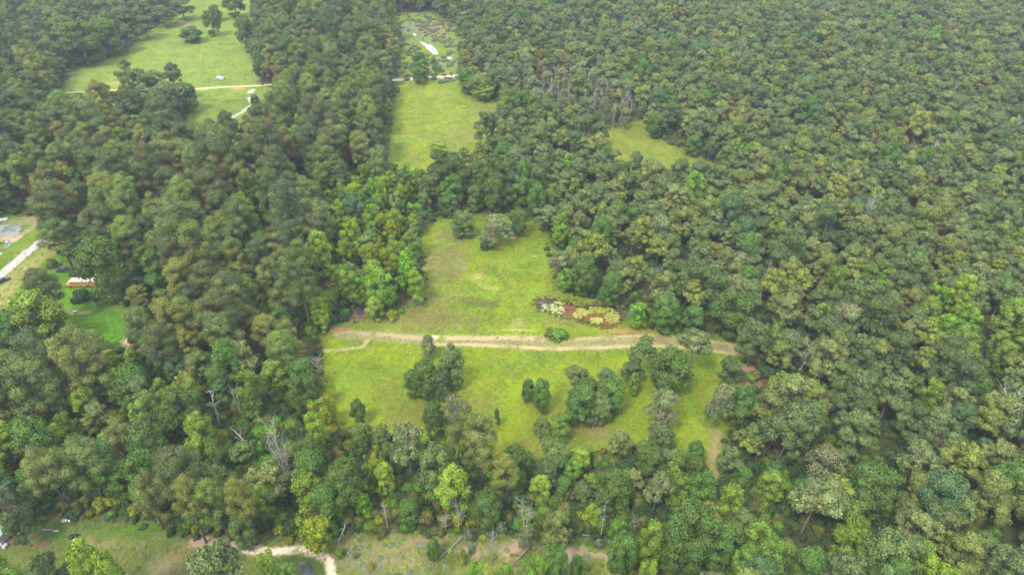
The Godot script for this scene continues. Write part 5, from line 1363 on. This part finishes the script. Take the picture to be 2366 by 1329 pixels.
func scatter(n: String, mesh: Mesh, frames: Array, tints: Array, parent: Node) -> MultiMeshInstance3D:
	var mm := MultiMesh.new()
	mm.transform_format = MultiMesh.TRANSFORM_3D
	mm.use_colors = tints.size() > 0
	mm.mesh = mesh
	mm.instance_count = frames.size()
	for i in frames.size():
		mm.set_instance_transform(i, frames[i])
		if tints: mm.set_instance_color(i, tints[i])
	var o := MultiMeshInstance3D.new(); o.name = n; o.multimesh = mm
	o.set_meta("kind", "stuff")
	parent.add_child(o, true)
	return o

func undergrowth():
	var frames := [[], [], [], [], []]
	var tints := [[], [], [], [], []]
	var tries := 24000
	for i in tries:
		var z := -62.0 - 330.0 * pow(rng.randf(), 1.3)
		var p := Vector2(rng.randf_range(-1, 1) * (40.0 + absf(z) * 0.78), z)
		var open := 1e9
		for f in fields: open = minf(open, edge_distance(p, f))
		var many := inside(p, thin_front) or inside(p, thin_snags)
		if open < -0.6 or (open > 12.0 and not many and p.y < -150 and rng.randf() < 0.6): continue
		if open < 3.0 and rng.randf() < 0.35: continue
		var busy := false
		for s in spots:
			if absf(p.x - s.x) < s.y * 0.8 and absf(p.y - s.z) < s.y * 0.8 and rng.randf() < 0.8: busy = true; break
		if busy: continue
		var s := rng.randf_range(0.45, 1.15) * (1.25 if many else 1.0)
		if open < 2.5: s *= 0.6
		var k: int = [0, 0, 0, 4, 1, 4, 0, 1, 3][rng.randi() % 9] if p.y > -260 and (many or inside(p, mixed_wood) or inside(p, yellow_belt)) else [0, 0, 4, 0, 4, 1][rng.randi() % 6]
		frames[k].append(Transform3D(Basis(Vector3.UP, rng.randf() * TAU) * Basis.from_scale(Vector3(s, s * rng.randf_range(0.7, 1.3), s)), Vector3(p.x, 0, p.y)))
		var g := rng.randf_range(0.8, 1.2)
		tints[k].append(Color(g * rng.randf_range(0.9, 1.12), g, g))
	for i in 420:                                     # seedlings and weeds of the scrubby clearing
		var p := Vector2(rng.randf_range(-38, 30), rng.randf_range(-96, -80))
		if not inside(p, front_yard) or nb(p.x * 12, p.y * 12) < 0.5: continue
		var s := rng.randf_range(0.10, 0.34)
		var k: int = [2, 1, 4, 3, 2, 1][rng.randi() % 6]
		frames[k].append(Transform3D(Basis(Vector3.UP, rng.randf() * TAU) * Basis.from_scale(Vector3(s * 1.4, s * 0.55, s * 1.4)), Vector3(p.x, -0.05, p.y)))
		tints[k].append(Color(1, 1, 1) * rng.randf_range(0.9, 1.3))
	var o := Node3D.new(); o.name = "undergrowth"; add_child(o)
	o.set_meta("kind", "stuff"); o.set_meta("label", "low green scrub under and along the edge of the woods"); o.set_meta("category", "undergrowth")
	for k in 5:
		if frames[k]: scatter("shrubbery", proto["bush"][k].get_child(1).mesh, frames[k], tints[k], o)
	# rushes on the pond's margin
	var f3 := []; var t3 := []
	for i in 260:
		var k := rng.randi() % pond.size()
		var p := pond[k].lerp(pond[(k + 1) % pond.size()], rng.randf()) + Vector2(rng.randfn() * 0.8, rng.randfn() * 0.8)
		var s := rng.randf_range(0.10, 0.26)
		f3.append(Transform3D(Basis(Vector3.UP, rng.randf() * TAU) * Basis.from_scale(Vector3(s * 1.3, s, s * 1.3)), Vector3(p.x, 0, p.y)))
		var c: Color = [Color(1.0, 1.2, 0.7), Color(1.35, 1.25, 0.8), Color(1.3, 1.4, 0.7), Color(1.15, 1.2, 0.7)][rng.randi() % 4]
		t3.append(c * rng.randf_range(0.8, 1.15))
	var o3 := scatter("pond_rushes", proto["bush"][4].get_child(1).mesh, f3, t3, self)
	o3.set_meta("label", "low olive and rusty rushes along the lily pond's margin"); o3.set_meta("category", "rushes")
	# marsh plants round the far pool
	var f2 := []; var t2 := []
	for i in 900:
		var p: Vector2 = Vector2(-52.9, -463.6) + Vector2(rng.randf_range(-32, 34), rng.randf_range(-75, 75))
		if not inside(p, north_field) or na(p.x * 8, p.y * 8) < 0.45: continue
		var wet := false
		for q in [Vector2(-51.6, -449.8), Vector2(-59.4, -464.5), Vector2(-67.3, -483.0), Vector2(-50.0, -444.5), Vector2(-54.5, -456.1)]:
			if p.distance_to(q) < 8.0: wet = true
		if wet: continue
		var s := rng.randf_range(0.35, 0.95)
		f2.append(Transform3D(Basis(Vector3.UP, rng.randf() * TAU) * Basis.from_scale(Vector3(s * 1.2, s * 0.7, s * 1.2)), Vector3(p.x, 0, p.y)))
		var g := rng.randf_range(0.8, 1.1)
		t2.append(Color(g, g, g))
	var o2 := scatter("marsh_reeds", proto["bush"][2].get_child(1).mesh, f2, t2, self)
	o2.set_meta("label", "grey-green marsh plants around the far pool"); o2.set_meta("category", "reeds")

# ------------------------------------------------------------------ grass
func tuft_mesh(blades: int, lean: float) -> ArrayMesh:
	var st := new_st()
	for k in blades:
		var a := TAU * k / blades + rng.randf_range(-0.4, 0.4)
		var o := Vector3(cos(a), 0, sin(a))
		var side := Vector3(-sin(a), 0, cos(a)) * rng.randf_range(0.16, 0.3)
		var foot := o * rng.randf_range(0.0, 0.35)
		var tip := foot + o * rng.randf_range(0.55, 1.0) * lean + Vector3(0, rng.randf_range(0.2, 0.62), 0)
		var n := (Vector3.UP * 1.4 + o * 0.35).normalized()
		st.set_color(Color(1, 1, 1))
		tri(st, foot - side, tip, foot + side, n, n, n)
	var m := st.commit()
	m.surface_set_material(0, mat.blade)
	return m

func grass():
	var o := Node3D.new(); o.name = "grass"; add_child(o)
	o.set_meta("kind", "stuff"); o.set_meta("label", "grass of the meadow, pasture and yards"); o.set_meta("category", "grass")
	var plan := [[meadow, 62000, 0.26, 0.5], [front_yard, 16000, 0.24, 0.5], [yard, 14000, 0.3, 0.6], [north_field, 26000, 0.42, 0.8], [side_glade, 8000, 0.4, 0.8], [pasture, 26000, 0.4, 0.7], [pasture_low, 9000, 0.4, 0.7]]
	for e in plan:
		var poly: PackedVector2Array = e[0]
		var lo := poly[0]; var hi := poly[0]
		for p in poly: lo = lo.min(p); hi = hi.max(p)
		var frames := []; var tints := []
		for i in e[1]:
			var p := Vector2(rng.randf_range(lo.x, hi.x), rng.randf_range(lo.y, hi.y))
			if not inside(p, poly): continue
			if poly == meadow and inside(p, pond): continue
			var c := sheet_color(p.x, p.y)
			if c.g < c.r * 0.86: continue                          # bare sand and clay stay bare
			var s := rng.randf_range(e[2], e[3]) * (1.0 + (na(p.x * 6, p.y * 6) - 0.5))
			var low := 0.45 if lo.y < -260 else 0.75
			frames.append(Transform3D(Basis(Vector3.UP, rng.randf() * TAU) * Basis.from_scale(Vector3(s, s * low, s)), Vector3(p.x, 0, p.y)))
			var g := rng.randf_range(0.78, 1.2)
			tints.append(Color(c.r * g * rng.randf_range(0.95, 1.05), c.g * g, c.b * g))
		scatter("tufts", tuft_mesh(9, 1.0), frames, tints, o)
